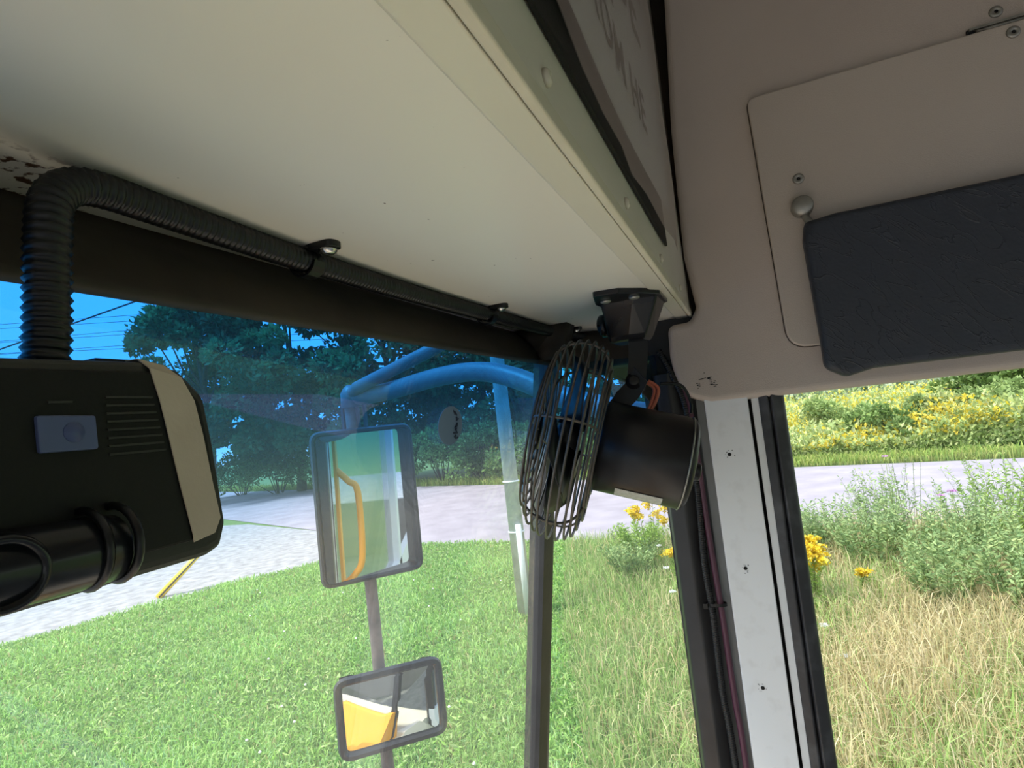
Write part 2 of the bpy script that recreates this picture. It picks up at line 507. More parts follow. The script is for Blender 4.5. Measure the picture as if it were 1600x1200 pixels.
for (x, z) in [(0.05, 2.5255), (0.204, 2.5255), (0.356, 2.5255), (0.505, 2.5245), (0.65, 2.5245)]:
    if scr_me is None:
        o = build('screw', scr, M['cream_edge'], box); scr_me = o.data
    else:
        o = link_mesh('screw', scr_me, M['cream_edge'], box)
    o.location = (x, 0.0545, z)

# dark rubber header above the glass, bending round the corner
hd = MB()
path = [(-1.6, 0.2225, 2.466), (0.50, 0.2225, 2.466), (0.64, 0.2215, 2.4655), (0.685, 0.212, 2.463), (0.712, 0.190, 2.457), (0.732, 0.163, 2.446),
        (0.744, 0.138, 2.432), (0.750, 0.120, 2.412), (0.752, 0.110, 2.388)]
path = smooth_path(path, 5)
vs = []; fs = []
for i, q in enumerate(path):
    a = path[max(i - 1, 0)]; c = path[min(i + 1, len(path) - 1)]
    t2 = Vector((c.x - a.x, c.y - a.y, 0)).normalized(); nrm = Vector((-t2.y, t2.x, 0))   # outwards of the bus
    lo = q.z
    ring = [q + nrm * 0.012 + Vector((0, 0, 0.008)), q + nrm * 0.0005, q - nrm * 0.0045 + Vector((0, 0, 0.0025)), q - nrm * 0.0025 + Vector((0, 0, 0.006)),
            Vector((q.x, q.y, 0)) + nrm * 0.004 + Vector((0, 0, lo + (2.5125 - lo) * 0.45)), Vector((q.x, q.y, 0)) + nrm * 0.030 + Vector((0, 0, 2.5125)),
            Vector((q.x, q.y, 0)) + nrm * 0.040 + Vector((0, 0, 2.5125)), q + nrm * 0.03 + Vector((0, 0, 0.02))]
    vs += ring
R_ = 8
for i in range(len(path) - 1):
    for k in range(R_):
        l = (k + 1) % R_
        fs.append((i * R_ + k, i * R_ + l, (i + 1) * R_ + l, (i + 1) * R_ + k))
hd.add(vs, fs, True)
structure(build('trim_2', hd, M['header']))['label'] = 'dark rubber header along the top of the windshield'

# windshield: flat pane with dyed shade band, divider, corner pane
def gy(z): return 0.2245 + 0.15 * (2.467 - z)
ws = setting('window_1', 'windshield with a blue shade band')
p1 = MB()
vs = []
for (x, z) in [(-1.6, 1.15), (0.683, 1.15), (0.683, 2.4690), (-1.6, 2.4690)]:
    vs += [(x, gy(z), z), (x, gy(z) + 0.005, z)]
p1.add(vs, [(0, 2, 4, 6), (1, 7, 5, 3), (0, 1, 3, 2), (2, 3, 5, 4), (4, 5, 7, 6), (6, 7, 1, 0)])
front_pane = build('front_pane', p1, M['windshield'], ws)
p1 = MB()
vs = []; N = 8
for i in range(N + 1):
    z = 1.15 + (2.466 - 1.15) * i / N
    vs += [(0.690, gy(z) + 0.001, z), (0.757, 0.104, z), (0.692, gy(z) + 0.006, z), (0.762, 0.107, z)]
fs = []
for i in range(N):
    a = i * 4; c = a + 4
    fs += [(a, a + 1, c + 1, c), (a + 2, c + 2, c + 3, a + 3), (a, c, c + 2, a + 2), (a + 1, a + 3, c + 3, c + 1)]
fs += [(0, 2, 3, 1), (N * 4, N * 4 + 1, N * 4 + 3, N * 4 + 2)]
p1.add(vs, fs)
build('corner_pane', p1, M['windshield'], ws)
dv = MB()
for z0, z1 in [(1.15, 2.47)]:
    pts = []
    for z in (z0, z1):
        for (dx, dy) in [(-0.0125, -0.006), (0.0125, -0.010), (0.0165, 0.014), (-0.010, 0.014)]:
            pts.append((0.686 + dx, gy(z) + dy, z))
    dv.add(pts, [(0, 3, 2, 1), (4, 5, 6, 7), (0, 1, 5, 4), (1, 2, 6, 5), (2, 3, 7, 6), (3, 0, 4, 7)])
build('divider_post', dv, M['rubber'], ws)

# A-pillar: dark gasket, grey strip, white post with screw holes, pale strip, side-window rubber
pl = MB()
pl.prism(rounded([(0.0735, 0.792), (0.0770, 0.752), (0.0900, 0.745), (0.1075, 0.748), (0.112, 0.760), (0.112, 0.792)], [0, 0.004, 0.008, 0.006, 0, 0]), lambda a, c, d: (c, a, d), 1.2, 2.44)
structure(build('trim_3', pl, M['rubber']))['label'] = 'dark rubber gasket at the windshield end'
pl = MB(); pl.box(0.754, 0.79, 0.0505, 0.062, 1.2, 2.42); pl.box(0.778, 0.80, 0.060, 0.078, 1.2, 2.44)
structure(build('trim_4', pl, M['grey']))['label'] = 'grey metal strip beside the white post'
post = setting('trim_5', 'white painted corner post with screw holes')
pl = MB(); pl.prism(rounded([(0.0030, 0.79), (0.0030, 0.745), (0.0520, 0.745), (0.0520, 0.79)], [0, 0.0012, 0.0025, 0]), lambda a, c, d: (c, a, d), 1.2, 2.412)
build('post_face', pl, M['white'], post)
hm = None
for (y, z) in [(0.0313, 2.335), (0.0310, 2.2016), (0.0302, 2.0651)]:
    if hm is None:
        h = MB(); h.lathe((0, 0, 0), (1, 0, 0), [(-0.0003, 0.0022), (0.004, 0.0022)], 12)
        o = build('screw_hole', h, M['hole'], post); hm = o.data
    else:
        o = link_mesh('screw_hole', hm, M['hole'], post)
    o.location = (0.745, y, z)
    for k in range(9):   # chipped paint round each hole
        a = random.uniform(0, 6.28); r = random.uniform(0.0035, 0.0062)
        c = MB(); s_ = random.uniform(0.0003, 0.0008)
        c.box(0.7447, 0.7453, -s_, s_, -s_ * 0.7, s_ * 0.7)
        oc = build('paint_chip', c, M['grey'], post); oc.location = (0, y + r * math.cos(a), z + r * math.sin(a))
pl = MB(); pl.box(0.764, 0.792, -0.003, 0.004, 1.2, 2.42)
structure(build('trim_6', pl, M['hole']))['label'] = 'dark gap beside the white post'
pl = MB(); pl.prism(rounded([(-0.0090, 0.792), (-0.0090, 0.750), (-0.0006, 0.750), (-0.0006, 0.792)], [0, 0.001, 0.001, 0]), lambda a, c, d: (c, a, d), 1.2, 2.412)
structure(build('trim_7', pl, M['white']))['label'] = 'narrow white metal strip behind the post'
pl = MB()
pl.prism(rounded([(-0.0365, 0.785), (-0.0365, 0.752), (-0.0225, 0.744), (-0.0205, 0.750), (-0.0185, 0.745), (-0.0085, 0.747), (-0.0085, 0.785)], [0, 0.008, 0.004, 0, 0.003, 0.002, 0]),
         lambda a, c, d: (c, a, d), 1.2, 2.412)
structure(build('trim_8', pl, M['gasket']))['label'] = 'worn black rubber seal round the side window'
sw = MB(); sw.box(0.772, 0.776, -1.5, -0.030, 1.2, 2.41)
structure(build('window_2', sw, M['clear']))['label'] = 'clear side window'
# bus body out of the frame: roof, floor, far wall with windows, lower right body
rf = MB(); rf.box(-1.65, 0.82, -4.2, 0.26, 3.0, 3.05)
structure(build('ceiling', rf, M['ceiling']))
wf = MB(); wf.box(-1.65, 0.82, 0.252, 0.262, 2.482, 3.05)
structure(build('wall_front', wf, M['yellow']))
fl = MB(); fl.box(-1.65, 0.80, -4.2, 0.5, 0.9, 0.95)
structure(build('floor', fl, M['floor']))
lw = MB()
lw.box(-1.68, -1.62, -4.2, 0.35, 0.9, 1.75); lw.box(-1.68, -1.62, -4.2, 0.35, 2.25, 3.05); lw.box(-1.68, 0.8, -4.22, -4.16, 0.9, 1.5); lw.box(-1.68, 0.8, -4.22, -4.16, 2.3, 3.05)
for y in (-4.2, -3.2, -2.2, -1.2, 0.22):
    lw.box(-1.68, -1.62, y, y + 0.08, 1.7, 2.55)
structure(build('wall_left', lw, M['ceiling']))
rw = MB(); rw.box(0.772, 0.81, -4.2, 0.12, 0.6, 1.55); rw.box(0.803, 0.82, -4.2, 0.12, 2.42, 3.05)
for y in (-4.2, -2.9, -1.62):
    rw.box(0.772, 0.81, y, y + 0.1, 1.5, 2.45)
structure(build('wall_right_body', rw, M['white']))
hb = MB(); hb.prism(rounded([(0.45, 0.6), (0.45, 1.42), (1.0, 1.40), (1.75, 1.28), (1.85, 0.6)], [0, 0.06, 0.1, 0.1, 0]), lambda a, c, d: (d, a, c), -1.1, 0.52)
M['hood_grey'] = mat('matte_grey_hood', (0.20, 0.20, 0.19), 0.7)
bh = structure(build('bus_hood', hb, M['hood_grey']))
hb = MB(); hb.prism(rounded([(0.45, 0.6), (0.45, 1.02), (0.9, 1.10), (1.4, 1.05), (1.6, 0.6)], [0, 0.04, 0.2, 0.2, 0]), lambda a, c, d: (d, a, c), 0.50, 0.80)
build('fender', hb, M['yellow'], bh)
hb = MB(); hb.prism(rounded([(0.365, 1.2), (0.355, 1.62), (0.385, 1.63), (0.46, 1.45), (0.46, 1.2)], [0, 0.008, 0.015, 0.04, 0]), lambda a, c, d: (d, a, c), -1.2, 0.70)
build('cowl', hb, M['yellow'], bh)
ray_block = MB(); ray_block.box(0.778, 0.808, 0.106, 0.1165, 1.2, 2.42)  # unseen, added to keep the yellow handle's reflection out of the front pane
structure(build('trim_11', ray_block, M['rubber']))['label'] = 'outer black corner post'

fl = MB(); fl.box(0.788, 0.802, -1.7, 0.12, 2.40, 3.0)  # dark colour stands in for the shade of the deep gap
structure(build('trim_9', fl, M['header']))['label'] = 'dark liner behind the panel edge'
db = MB(); db.prism(rounded([(-0.12, 0.95), (-0.12, 1.36), (0.02, 1.50), (0.36, 1.46), (0.36, 0.95)], [0, 0.03, 0.05, 0.02, 0]), lambda a, c, d: (d, a, c), -1.5, 0.74)
M['dash'] = mat('pale_dashboard_plastic', (0.80, 0.71, 0.60), 0.6, var=0.04, vscale=10)
structure(build('dashboard', db, M['dash']))  # unseen, added and kept pale to bounce light onto the overhead box
fl = MB(); fl.box(0.766, 0.789, 0.050, 0.125, 2.36, 2.512)
structure(build('trim_10', fl, M['rubber']))['label'] = 'black filler behind the windshield corner'
# ------------------------------------------------------------------ access cover with hinge and rivets
ac = thing('access_cover', 'beige hinged access cover on the side panel behind the visor', 'cover', (0.742, -0.4, 2.6))
pc = rounded([(-0.9, 2.7465), (-0.0415, 2.7465), (-0.0475, 2.4490), (-0.9, 2.4490)], [0, 0.010, 0.024, 0], 6)
b = MB(); b.prism(pc, lambda a, c, d: (d, a, c), 0.7425, 0.7345, 0.0018, 3)
build('cover_plate', b, M['cover'], ac)
M['seal'] = mat('dark_brown_seal', (0.06, 0.045, 0.038), 0.8)  # dark tone for painted shade along the cover edges
b = MB(); b.prism(inset(pc, -0.0011), lambda a, c, d: (d, a, c), 0.7425, 0.7414)  # slightly larger plate, shows as a painted shadow line round the cover
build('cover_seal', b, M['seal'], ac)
b = MB(); b.box(0.7362, 0.7425, -0.80, -0.2590, 2.7505, 2.7530); b.box(0.7410, 0.7425, -0.80, -0.2590, 2.7460, 2.7510)
hinge = build('hinge', b, M['steel_dull'], ac)
b = MB(); b.box(0.7385, 0.7424, -0.2640, -0.2575, 2.7462, 2.7528)
build('hinge_gap', b, M['hole'], hinge)
for k in range(6):
    b = MB(); y0 = -0.2650 - k * 0.045
    b.tube([(0.7385, y0, 2.7487), (0.7385, y0 - 0.043, 2.7487)], 0.0017, 8)
    build('knuckle', b, M['steel_dull'], hinge)
rv = None
for (y, z, x) in [(-0.2850, 2.7650, 0.742), (-0.2930, 2.7355, 0.7343), (-0.0825, 2.6385, 0.7343)]:
    if rv is None:
        h = MB(); h.lathe((0, 0, 0), (-1, 0, 0), [(0, 0.0062), (0.0010, 0.0060), (0.0018, 0.0048), (0.0016, 0.0020), (0.0004, 0.0018)], 16)
        o = build('rivet', h, M['steel_dull'], ac); rv = o.data
        hb = MB(); hb.lathe((0, 0, 0), (-1, 0, 0), [(0.0002, 0.0017), (0.0012, 0.0017)], 10)
        rb = build('rivet_hole', hb, M['hole'], o); rb_me = rb.data
        rb.location = (0, 0, 0)
        scl = 1
    else:
        o = link_mesh('rivet', rv, M['steel_dull'], ac)
        link_mesh('rivet_hole', rb_me, M['hole'], o)
    o.location = (x - 0.742, y + 0.4, z - 2.6)
# the build() of the first rivet subtracted the base: put its mesh back round its own origin
for me in (rv, rb_me):
    me.transform(Matrix.Translation(Vector((0.742, -0.4, 2.6))))

# ------------------------------------------------------------------ sun visor
sv = thing('sun_visor', 'dark navy creased vinyl sun visor hanging over the side window', 'visor', (0.715, -0.4, 2.5))
vp = rounded([(-0.85, 2.585), (-0.110, 2.587), (-0.0800, 2.5835), (-0.0765, 2.565), (-0.0790, 2.455), (-0.0790, 2.4215), (-0.0985, 2.4095), (-0.1250, 2.4155), (-0.85, 2.413)],
             [0, 0.006, 0.006, 0.006, 0.01, 0.012, 0.012, 0.012, 0], 5)
b = MB(); b.prism(vp, lambda a, c, d: (d, a, c), 0.730, 0.7125, 0.007, 5)
pad = build('visor_pad', b, M['vinyl'], sv)
b = MB(); b.lathe((0.7375, -0.0815, 2.6045), (-1, 0, 0), [(0, 0.0115), (0.013, 0.0115), (0.0165, 0.0108), (0.018, 0.009)], 24)
build('pivot_knob', b, M['steel_dull'], sv)['label'] = 'dull metal pivot knob'
b = MB(); b.tube([(0.7290, -0.080, 2.600), (0.7240, -0.084, 2.588), (0.7220, -0.09, 2.578)], 0.004, 8)
build('pivot_rod', b, M['steel_dull'], sv)

# ------------------------------------------------------------------ wire conduit and clamps
cd = thing('corrugated_conduit', 'thick black corrugated conduit along the windshield top, dropping to the camera', 'conduit', (0.1147, 0.2, 2.433))
cpts = [(0.1138, 0.1985, 2.4330), (0.1150, 0.1985, 2.4450), (0.1162, 0.199, 2.4600), (0.1178, 0.200, 2.4760), (0.1215, 0.203, 2.4900), (0.1300, 0.2065, 2.4985),
        (0.1420, 0.2080, 2.5015), (0.170, 0.2110, 2.5022), (0.25, 0.2150, 2.5020), (0.36, 0.2165, 2.5025), (0.50, 0.2120, 2.5028), (0.62, 0.2080, 2.503), (0.70, 0.2010, 2.503), (0.765, 0.1880, 2.502)]
b = MB(); corrugated(b, cpts, 0.0068)
build('conduit_tube', b, M['black_plastic'], cd)
b = MB(); b.lathe((0.1138, 0.1985, 2.4300), (0, 0, 1), [(0, 0.0090), (0.0035, 0.0090), (0.005, 0.0075)], 20)
build('end_collar', b, M['black_plastic'], cd)
def clamp(x, y, label, s=1.0):
    t = thing('cable_clamp', label, 'clamp', (x, y, 2.5094), 'clamps holding the conduit')
    c = MB()
    rr = 0.0082
    arc = [(x, y + rr * math.sin(a), 2.502 + rr * math.cos(a)) for a in [math.radians(v) for v in range(-60, 261, 20)]]
    for (dx0, dx1) in [(-0.0045 * s, 0.0045 * s)]:
        vs = []; fs = []
        for q in arc:
            o_ = Vector((0, q[1] - y, q[2] - 2.502)).normalized() * 0.0012
            vs += [(x + dx0, q[1], q[2]), (x + dx1, q[1], q[2]), (x + dx1, q[1] + o_.y, q[2] + o_.z), (x + dx0, q[1] + o_.y, q[2] + o_.z)]
        for i in range(len(arc) - 1):
            for k in range(4):
                l = (k + 1) % 4
                fs.append((i * 4 + k, i * 4 + l, i * 4 + 4 + l, i * 4 + 4 + k))
        fs += [(0, 3, 2, 1), (len(arc) * 4 - 4, len(arc) * 4 - 3, len(arc) * 4 - 2, len(arc) * 4 - 1)]
        c.add(vs, fs)
    tab = rounded([(x - 0.0055 * s, y - 0.006), (x - 0.0055 * s, y - 0.0215), (x + 0.0055 * s, y - 0.0215), (x + 0.0055 * s, y - 0.006)], [0, 0.005, 0.005, 0])
    c.prism(tab, lambda a, d_, d: (a, d_, d), 2.5093, 2.5058, 0.0005, 2)
    build('strap', c, M['black_plastic'], t)
    c = MB(); c.lathe((x, y - 0.0148, 2.5058), (0, 0, -1), [(0, 0.0052 * s), (0.0012, 0.0050 * s), (0.0026, 0.0034 * s), (0.0030, 0.0016 * s)], 16)
    build('screw', c, M['chrome'], t)['label'] = 'chrome screw head'
clamp(0.258, 0.2160, 'black clamp with chrome screw nearest the bend of the conduit')
clamp(0.492, 0.2130, 'small black clamp with chrome screw midway along the conduit', 0.9)
clamp(0.700, 0.2005, 'black clamp at the far conduit end beside the fan mount', 0.9)

# ------------------------------------------------------------------ dash camera unit
dc = thing('dash_camera', 'black dash camera unit hanging on the windshield with tape strip', 'camera', (0.10, 0.19, 2.369))
bp = [(-0.03, 2.4285), (0.126, 2.4325), (0.1385, 2.4305), (0.1478, 2.4215), (0.1502, 2.4050), (0.1528, 2.3775), (0.1500, 2.3700), (0.1440, 2.3680), (-0.03, 2.3665)]
bp = rounded(bp, [0, 0.006, 0.008, 0.008, 0.02, 0.006, 0.004, 0.006, 0], 4)
b = MB(); b.prism(bp, lambda a, c, d: (a, d, c), 0.208, 0.1715, 0.0035, 3)
body = build('housing', b, M['device_edge'], dc)
fp = rounded([(-0.03, 2.4262), (0.1255, 2.4290), (0.1362, 2.4270), (0.1440, 2.4195), (0.1462, 2.4040), (0.1482, 2.3790), (0.1455, 2.3745), (-0.03, 2.3735)], [0, 0.004, 0.006, 0.006, 0.01, 0.004, 0.003, 0], 4)
b = MB(); b.prism(fp, lambda a, c, d: (a, d, c), 0.1725, 0.1702, 0.0008, 2)
build('face_plate', b, M['black_matte'], dc)
for k in range(8):
    z = 2.4205 - k * 0.00235
    xe = 0.1268 + k * 0.00045
    b = MB(); b.prism(rounded([(0.1125, z), (xe, z), (xe, z + 0.0006), (0.1125, z + 0.0006)], 0.0002, 2), lambda a, c, d: (a, d, c), 0.1703, 0.16965)
    build('rib', b, M['device_edge'], dc)
bt = rounded([(0.0945, 2.4062), (0.1093, 2.4062), (0.1090, 2.4156), (0.0942, 2.4160)], 0.0008, 4)
b = MB(); b.prism(bt, lambda a, c, d: (a, d, c), 0.1705, 0.1690, 0.0004, 2)
btn = build('button', b, M['blue_button'], dc); btn['label'] = 'slate blue square button'
b = MB(); b.lathe((0.1030, 0.1691, 2.4112), (0, -1, 0), [(0, 0.0028), (0.0003, 0.0027)], 20)
build('button_print', b, M['blue_button_dark'], btn)
b = MB(); b.box(0.0975, 0.1035, 0.1696, 0.1705, 2.4192, 2.4198)
build('indicator_slot', b, M['device_edge'], dc)
b = MB(); b.box(0.117, 0.1290, 0.180, 0.200, 2.4320, 2.4340)
build('top_clip', b, M['black_plastic'], dc)
# tape strip folded over the top edge
tpL = [(0.1262, 0.1850, 2.4338), (0.1262, 0.1745, 2.4335), (0.1268, 0.1700, 2.4300), (0.1290, 0.1694, 2.4200), (0.1312, 0.1694, 2.4080), (0.1340, 0.1694, 2.3920), (0.1370, 0.1694, 2.3770), (0.1372, 0.1694, 2.3742)]
tpR = [(0.1345, 0.1850, 2.4318), (0.1350, 0.1745, 2.4318), (0.1375, 0.1700, 2.4272), (0.1412, 0.1694, 2.4195), (0.1435, 0.1694, 2.4080), (0.1458, 0.1694, 2.3920), (0.1478, 0.1694, 2.3800), (0.1452, 0.1694, 2.3755)]
b = MB(); vs = []; fs = []
for l, r in zip(tpL, tpR):
    vs += [l, r, (l[0], l[1] + 0.0004, l[2] - 0.0002), (r[0], r[1] + 0.0004, r[2] - 0.0002)]
n = len(tpL)
for i in range(n - 1):
    a = i * 4; c = a + 4
    fs += [(a, a + 1, c + 1, c), (a + 2, c + 2, c + 3, a + 3), (a, c, c + 2, a + 2), (a + 1, a + 3, c + 3, c + 1)]
fs += [(0, 2, 3, 1), (n * 4 - 4, n * 4 - 3, n * 4 - 1, n * 4 - 2)]
b.add(vs, fs)
build('tape_strip', b, M['tape'], dc)['label'] = 'beige masking tape strip folded over the end'
# rounded speaker-like barrel and lens below
b = MB(); b.lathe((-0.03, 0.1685, 2.3815), (1, 0, -0.02), [(0, 0.0095), (0.128, 0.0095), (0.134, 0.0095), (0.1405, 0.0090), (0.1420, 0.0075)], 28)
barrel = build('barrel', b, M['black_gloss'], dc)
for x in (0.1035, 0.1115):
    b = MB(); q = [(x, 0.1685 + 0.0103 * math.cos(a), 2.3797 + 0.0103 * math.sin(a)) for a in [2 * math.pi * k / 24 for k in range(24)]]
    b.tube(q, 0.0012, 6, closed=True)
    build('barrel_ring', b, M['black_plastic'], barrel)
b = MB(); b.lathe((0.0838, 0.171, 2.3800), (-0.25, -1, -0.10), [(0, 0.0092), (0.010, 0.0092), (0.0112, 0.0088), (0.0114, 0.0074), (0.009, 0.0068), (0.0085, 0.002)], 28)
ln = build('lens_barrel', b, M['black_gloss'], dc)

# ------------------------------------------------------------------ fan
fc = Vector((0.579, 0.176, 2.379))               # middle of the cage
fa = Vector((0.187, -0.931, -0.312)).normalized()  # from cage towards the motor end
up = Vector((0, 0, 1)); fu = (up - fa * up.dot(fa)).normalized(); fw = fa.cross(fu)
fan = thing('dash_fan', 'black wire-caged fan with drum motor under the overhead box corner', 'fan', (0.56, 0.095, 2.5094))
def fpt(s, r, th): return fc + fa * s + (fu * math.cos(th) + fw * math.sin(th)) * r
cage_prof = [(-0.030, 0.018), (-0.0315, 0.040), (-0.030, 0.066), (-0.026, 0.084), (-0.017, 0.0955), (-0.004, 0.1010), (0.010, 0.1010), (0.021, 0.0955), (0.028, 0.084), (0.0305, 0.066), (0.030, 0.048)]
for k in range(6):
    th = 2 * math.pi * k / 6 + 0.3
    b = MB(); b.tube(smooth_path([fpt(s, r - 0.0015, th) for s, r in cage_prof], 3), 0.0013, 6)
    build('cage_rib', b, M['wire'], fan)
RINGS = [(-0.0320, 0.018), (-0.0325, 0.030), (-0.0330, 0.042), (-0.0325, 0.054), (-0.0315, 0.066), (-0.0295, 0.0765), (-0.0260, 0.0850), (-0.0210, 0.0920), (-0.0145, 0.0970),
         (-0.0070, 0.1000), (0.0010, 0.1015), (0.0090, 0.1012), (0.0165, 0.0985), (0.0225, 0.0945), (0.0270, 0.0870), (0.0300, 0.0770), (0.0310, 0.0640), (0.0312, 0.0500)]
for i, (s, r) in enumerate(RINGS):
    wob = 0.0012 * math.sin(i * 2.3)
    b = MB(); b.tube([fpt(s + wob * math.sin(2 * math.pi * j / 56 + i), r, 2 * math.pi * j / 56) for j in range(56)], 0.00125, 6, closed=True)
    build('cage_ring', b, M['wire'], fan)
b = MB(); b.lathe(fc + fa * -0.0325, fa, [(0, 0.006), (0.001, 0.012), (0.002, 0.0175), (0.004, 0.0175)], 24)
build('cage_badge', b, M['black_plastic'], fan)
b = MB(); b.lathe(fc + fa * -0.014, fa, [(0, 0.008), (0.003, 0.014), (0.008, 0.0165), (0.026, 0.0165)], 24)
build('hub', b, M['black_plastic'], fan)
for k in range(4):
    th0 = 2 * math.pi * k / 4 + 0.35
    b = MB(); vs = []; fs = []
    NR, NA = 6, 6
    for side in (0, 1):
        for i in range(NR + 1):
            u = i / NR; r = 0.014 + 0.070 * u
            half = 0.42 + 0.30 * math.sin(math.pi * min(u * 0.9, 1))
            if u > 0.8: half *= (1 - (u - 0.8) / 0.2 * 0.55)
            for j in range(NA + 1):
                v = j / NA * 2 - 1
                th = th0 + half * v
                s = 0.000 + 0.014 * v * (1 - 0.35 * u) + (0.0012 if side else 0)
                vs.append(fpt(s, r, th))
    nn = (NR + 1) * (NA + 1)
    for i in range(NR):
        for j in range(NA):
            a = i * (NA + 1) + j
            fs.append((a, a + 1, a + NA + 2, a + NA + 1)); fs.append((nn + a, nn + a + NA + 1, nn + a + NA + 2, nn + a + 1))
    rim = [i * (NA + 1) for i in range(NR + 1)] + [NR * (NA + 1) + j for j in range(1, NA + 1)] + [i * (NA + 1) + NA for i in range(NR - 1, -1, -1)] + list(range(NA - 1, 0, -1))
    for a, c in zip(rim, rim[1:] + rim[:1]):
        fs.append((a, c, nn + c, nn + a))
    b.add(vs, fs, True)
    build('blade', b, M['black_plastic'], fan)
mr_ = 0.0455
b = MB(); b.lathe(fc + fa * 0.031, fa, [(0, 0.030), (0.001, mr_ - 0.003), (0.003, mr_), (0.083, mr_), (0.088, mr_ - 0.001), (0.0915, mr_ - 0.005), (0.0925, mr_ - 0.010), (0.0925, 0.012)], 40)
motor = build('motor_drum', b, M['motor'], fan)
b = MB(); b.tube([fc + fa * 0.1165 + (fu * math.cos(t_) + fw * math.sin(t_)) * (mr_ + 0.0002) for t_ in [2 * math.pi * i / 48 for i in range(48)]], 0.0008, 6, closed=True)
build('motor_seam', b, M['steel_dull'], motor)
b = MB(); b.lathe(fc + fa * 0.121 - fu * 0.006, fa, [(0, 0.0115), (0.003, 0.0115), (0.004, 0.009), (0.010, 0.009), (0.0115, 0.0075)], 20)
build('end_knob', b, M['motor'], motor)
# rating label wrapped on the drum's underside
b = MB(); vs = []; fs = []
th1 = math.radians(150)
cands = [th1 + math.radians(v) for v in range(-10, 11, 4)]
for t_ in cands:
    for s in (0.055, 0.100):
        for off in (0.0003, 0.0006):
            vs.append(fc + fa * s + (fu * math.cos(t_) + fw * math.sin(t_)) * (mr_ + off))
for i in range(len(cands) - 1):
    a = i * 4; c = a + 4
    fs += [(a + 1, a + 3, c + 3, c + 1), (a, c, c + 2, a + 2), (a, a + 1, c + 1, c), (a + 2, c + 2, c + 3, a + 3)]
b.add(vs, fs)
build('rating_label', b, M['label_white'], motor)['label'] = 'pale rating label on the motor'
# bracket: two flat arms from the mount to the cage rear, pivot bolt
piv = Vector((0.6025, 0.1065, 2.4290))
def strap(mb, pts, wdir, width, thick):
    vs = []; fs = []
    wdir = Vector(wdir).normalized()
    P = [Vector(q) for q in pts]
    for i, q in enumerate(P):
        t_ = (P[min(i + 1, len(P) - 1)] - P[max(i - 1, 0)]).normalized()
        n_ = t_.cross(wdir).normalized()
        wd = width[i] if isinstance(width, (list, tuple)) else width
        for (a, c) in ((-1, -1), (1, -1), (1, 1), (-1, 1)):
            vs.append(q + wdir * wd / 2 * a + n_ * thick / 2 * c)
    for i in range(len(P) - 1):
        for k in range(4):
            l = (k + 1) % 4
            fs.append((i * 4 + k, i * 4 + l, i * 4 + 4 + l, i * 4 + 4 + k))
    fs += [(0, 3, 2, 1), (len(P) * 4 - 4, len(P) * 4 - 3, len(P) * 4 - 2, len(P) * 4 - 1)]
    mb.add(vs, fs)
view = Vector((0.93, 0.2, -0.1)).normalized()
side = Vector((-0.25, 0.97, 0.1)).normalized()
b = MB(); strap(b, smooth_path([(0.604, 0.098, 2.470), (0.604, 0.1, 2.452), piv + Vector((0, -0.002, 0)), piv + Vector((0, 0, -0.010))], 3), side, 0.019, 0.003)
build('upper_bracket', b, M['black_plastic'], fan)
b = MB(); strap(b, smooth_path([piv + Vector((-0.003, -0.008, 0.006)), piv + Vector((-0.003, 0.004, -0.010)), (0.597, 0.128, 2.405), (0.594, 0.140, 2.385), fc + fa * 0.031 + fu * 0.0], 4), (0.0, 0.55, 0.83), [0.020] * 7 + [0.016] * 10, 0.003)
build('lower_bracket', b, M['black_plastic'], fan)
b = MB(); b.lathe(piv + Vector((-0.002, 0, 0)), (-0.95, -0.15, 0.1), [(0, 0.0085), (0.0025, 0.0085), (0.003, 0.0055), (0.006, 0.0055), (0.0065, 0.004)], 20)
build('pivot_bolt', b, M['motor'], fan)
for k, dz in enumerate((0, 0.004)):
    b = MB(); b.tube(smooth_path([(0.611, 0.098 - dz, 2.428), (0.611, 0.089 - dz, 2.419), (0.608, 0.094 - dz, 2.404), (0.606, 0.101, 2.392)], 6), 0.0018, 8)
    build('power_lead', b, M['red_wire'], fan)['label'] = 'orange-red power lead'
b = MB(); b.tube(smooth_path([(0.620, 0.084, 2.424), (0.628, 0.064, 2.420), (0.632, 0.057, 2.402), (0.630, 0.058, 2.390)], 6), 0.0015, 8)
build('power_lead', b, M['black_plastic'], fan)
# mount cup under the overhead box: screw flange, tapered cup
MF = [(0.5140, 0.1180), (0.5180, 0.0960), (0.5370, 0.0780), (0.5560, 0.0645), (0.6080, 0.0640), (0.6250, 0.0760), (0.6250, 0.1200), (0.5560, 0.1260)]
b = MB(); b.prism(rounded(MF, 0.004, 3), lambda a, c, d: (a, c, d), 2.5093, 2.5045, 0.001, 2)
build('mount_flange', b, M['black_gloss'], fan)
b = MB()
top = [(0.560, 0.1225), (0.557, 0.090), (0.563, 0.0680), (0.606, 0.0670), (0.622, 0.080), (0.622, 0.1190)]
bot = [(0.586, 0.1240), (0.584, 0.1040), (0.587, 0.0880), (0.612, 0.0850), (0.624, 0.093), (0.624, 0.1220)]
top = rounded(top, 0.004, 3); bot = rounded(bot, 0.003, 3)
n = len(top)
rings = []
for (f_, z, sc) in [(0, 2.5050, 1), (0.12, 2.500, 1), (0.85, 2.4745, 1), (0.97, 2.4705, 0.97), (1.0, 2.4690, 0.86)]:
    cx = sum(q[0] for q in bot) / n; cy = sum(q[1] for q in bot) / n
    ring = []
    for a, c in zip(top, bot):
        x = a[0] * (1 - f_) + c[0] * f_; y = a[1] * (1 - f_) + c[1] * f_
        ring.append((cx + (x - cx) * sc if sc != 1 else x, cy + (y - cy) * sc if sc != 1 else y, z))
    rings.append(ring)
fs = []
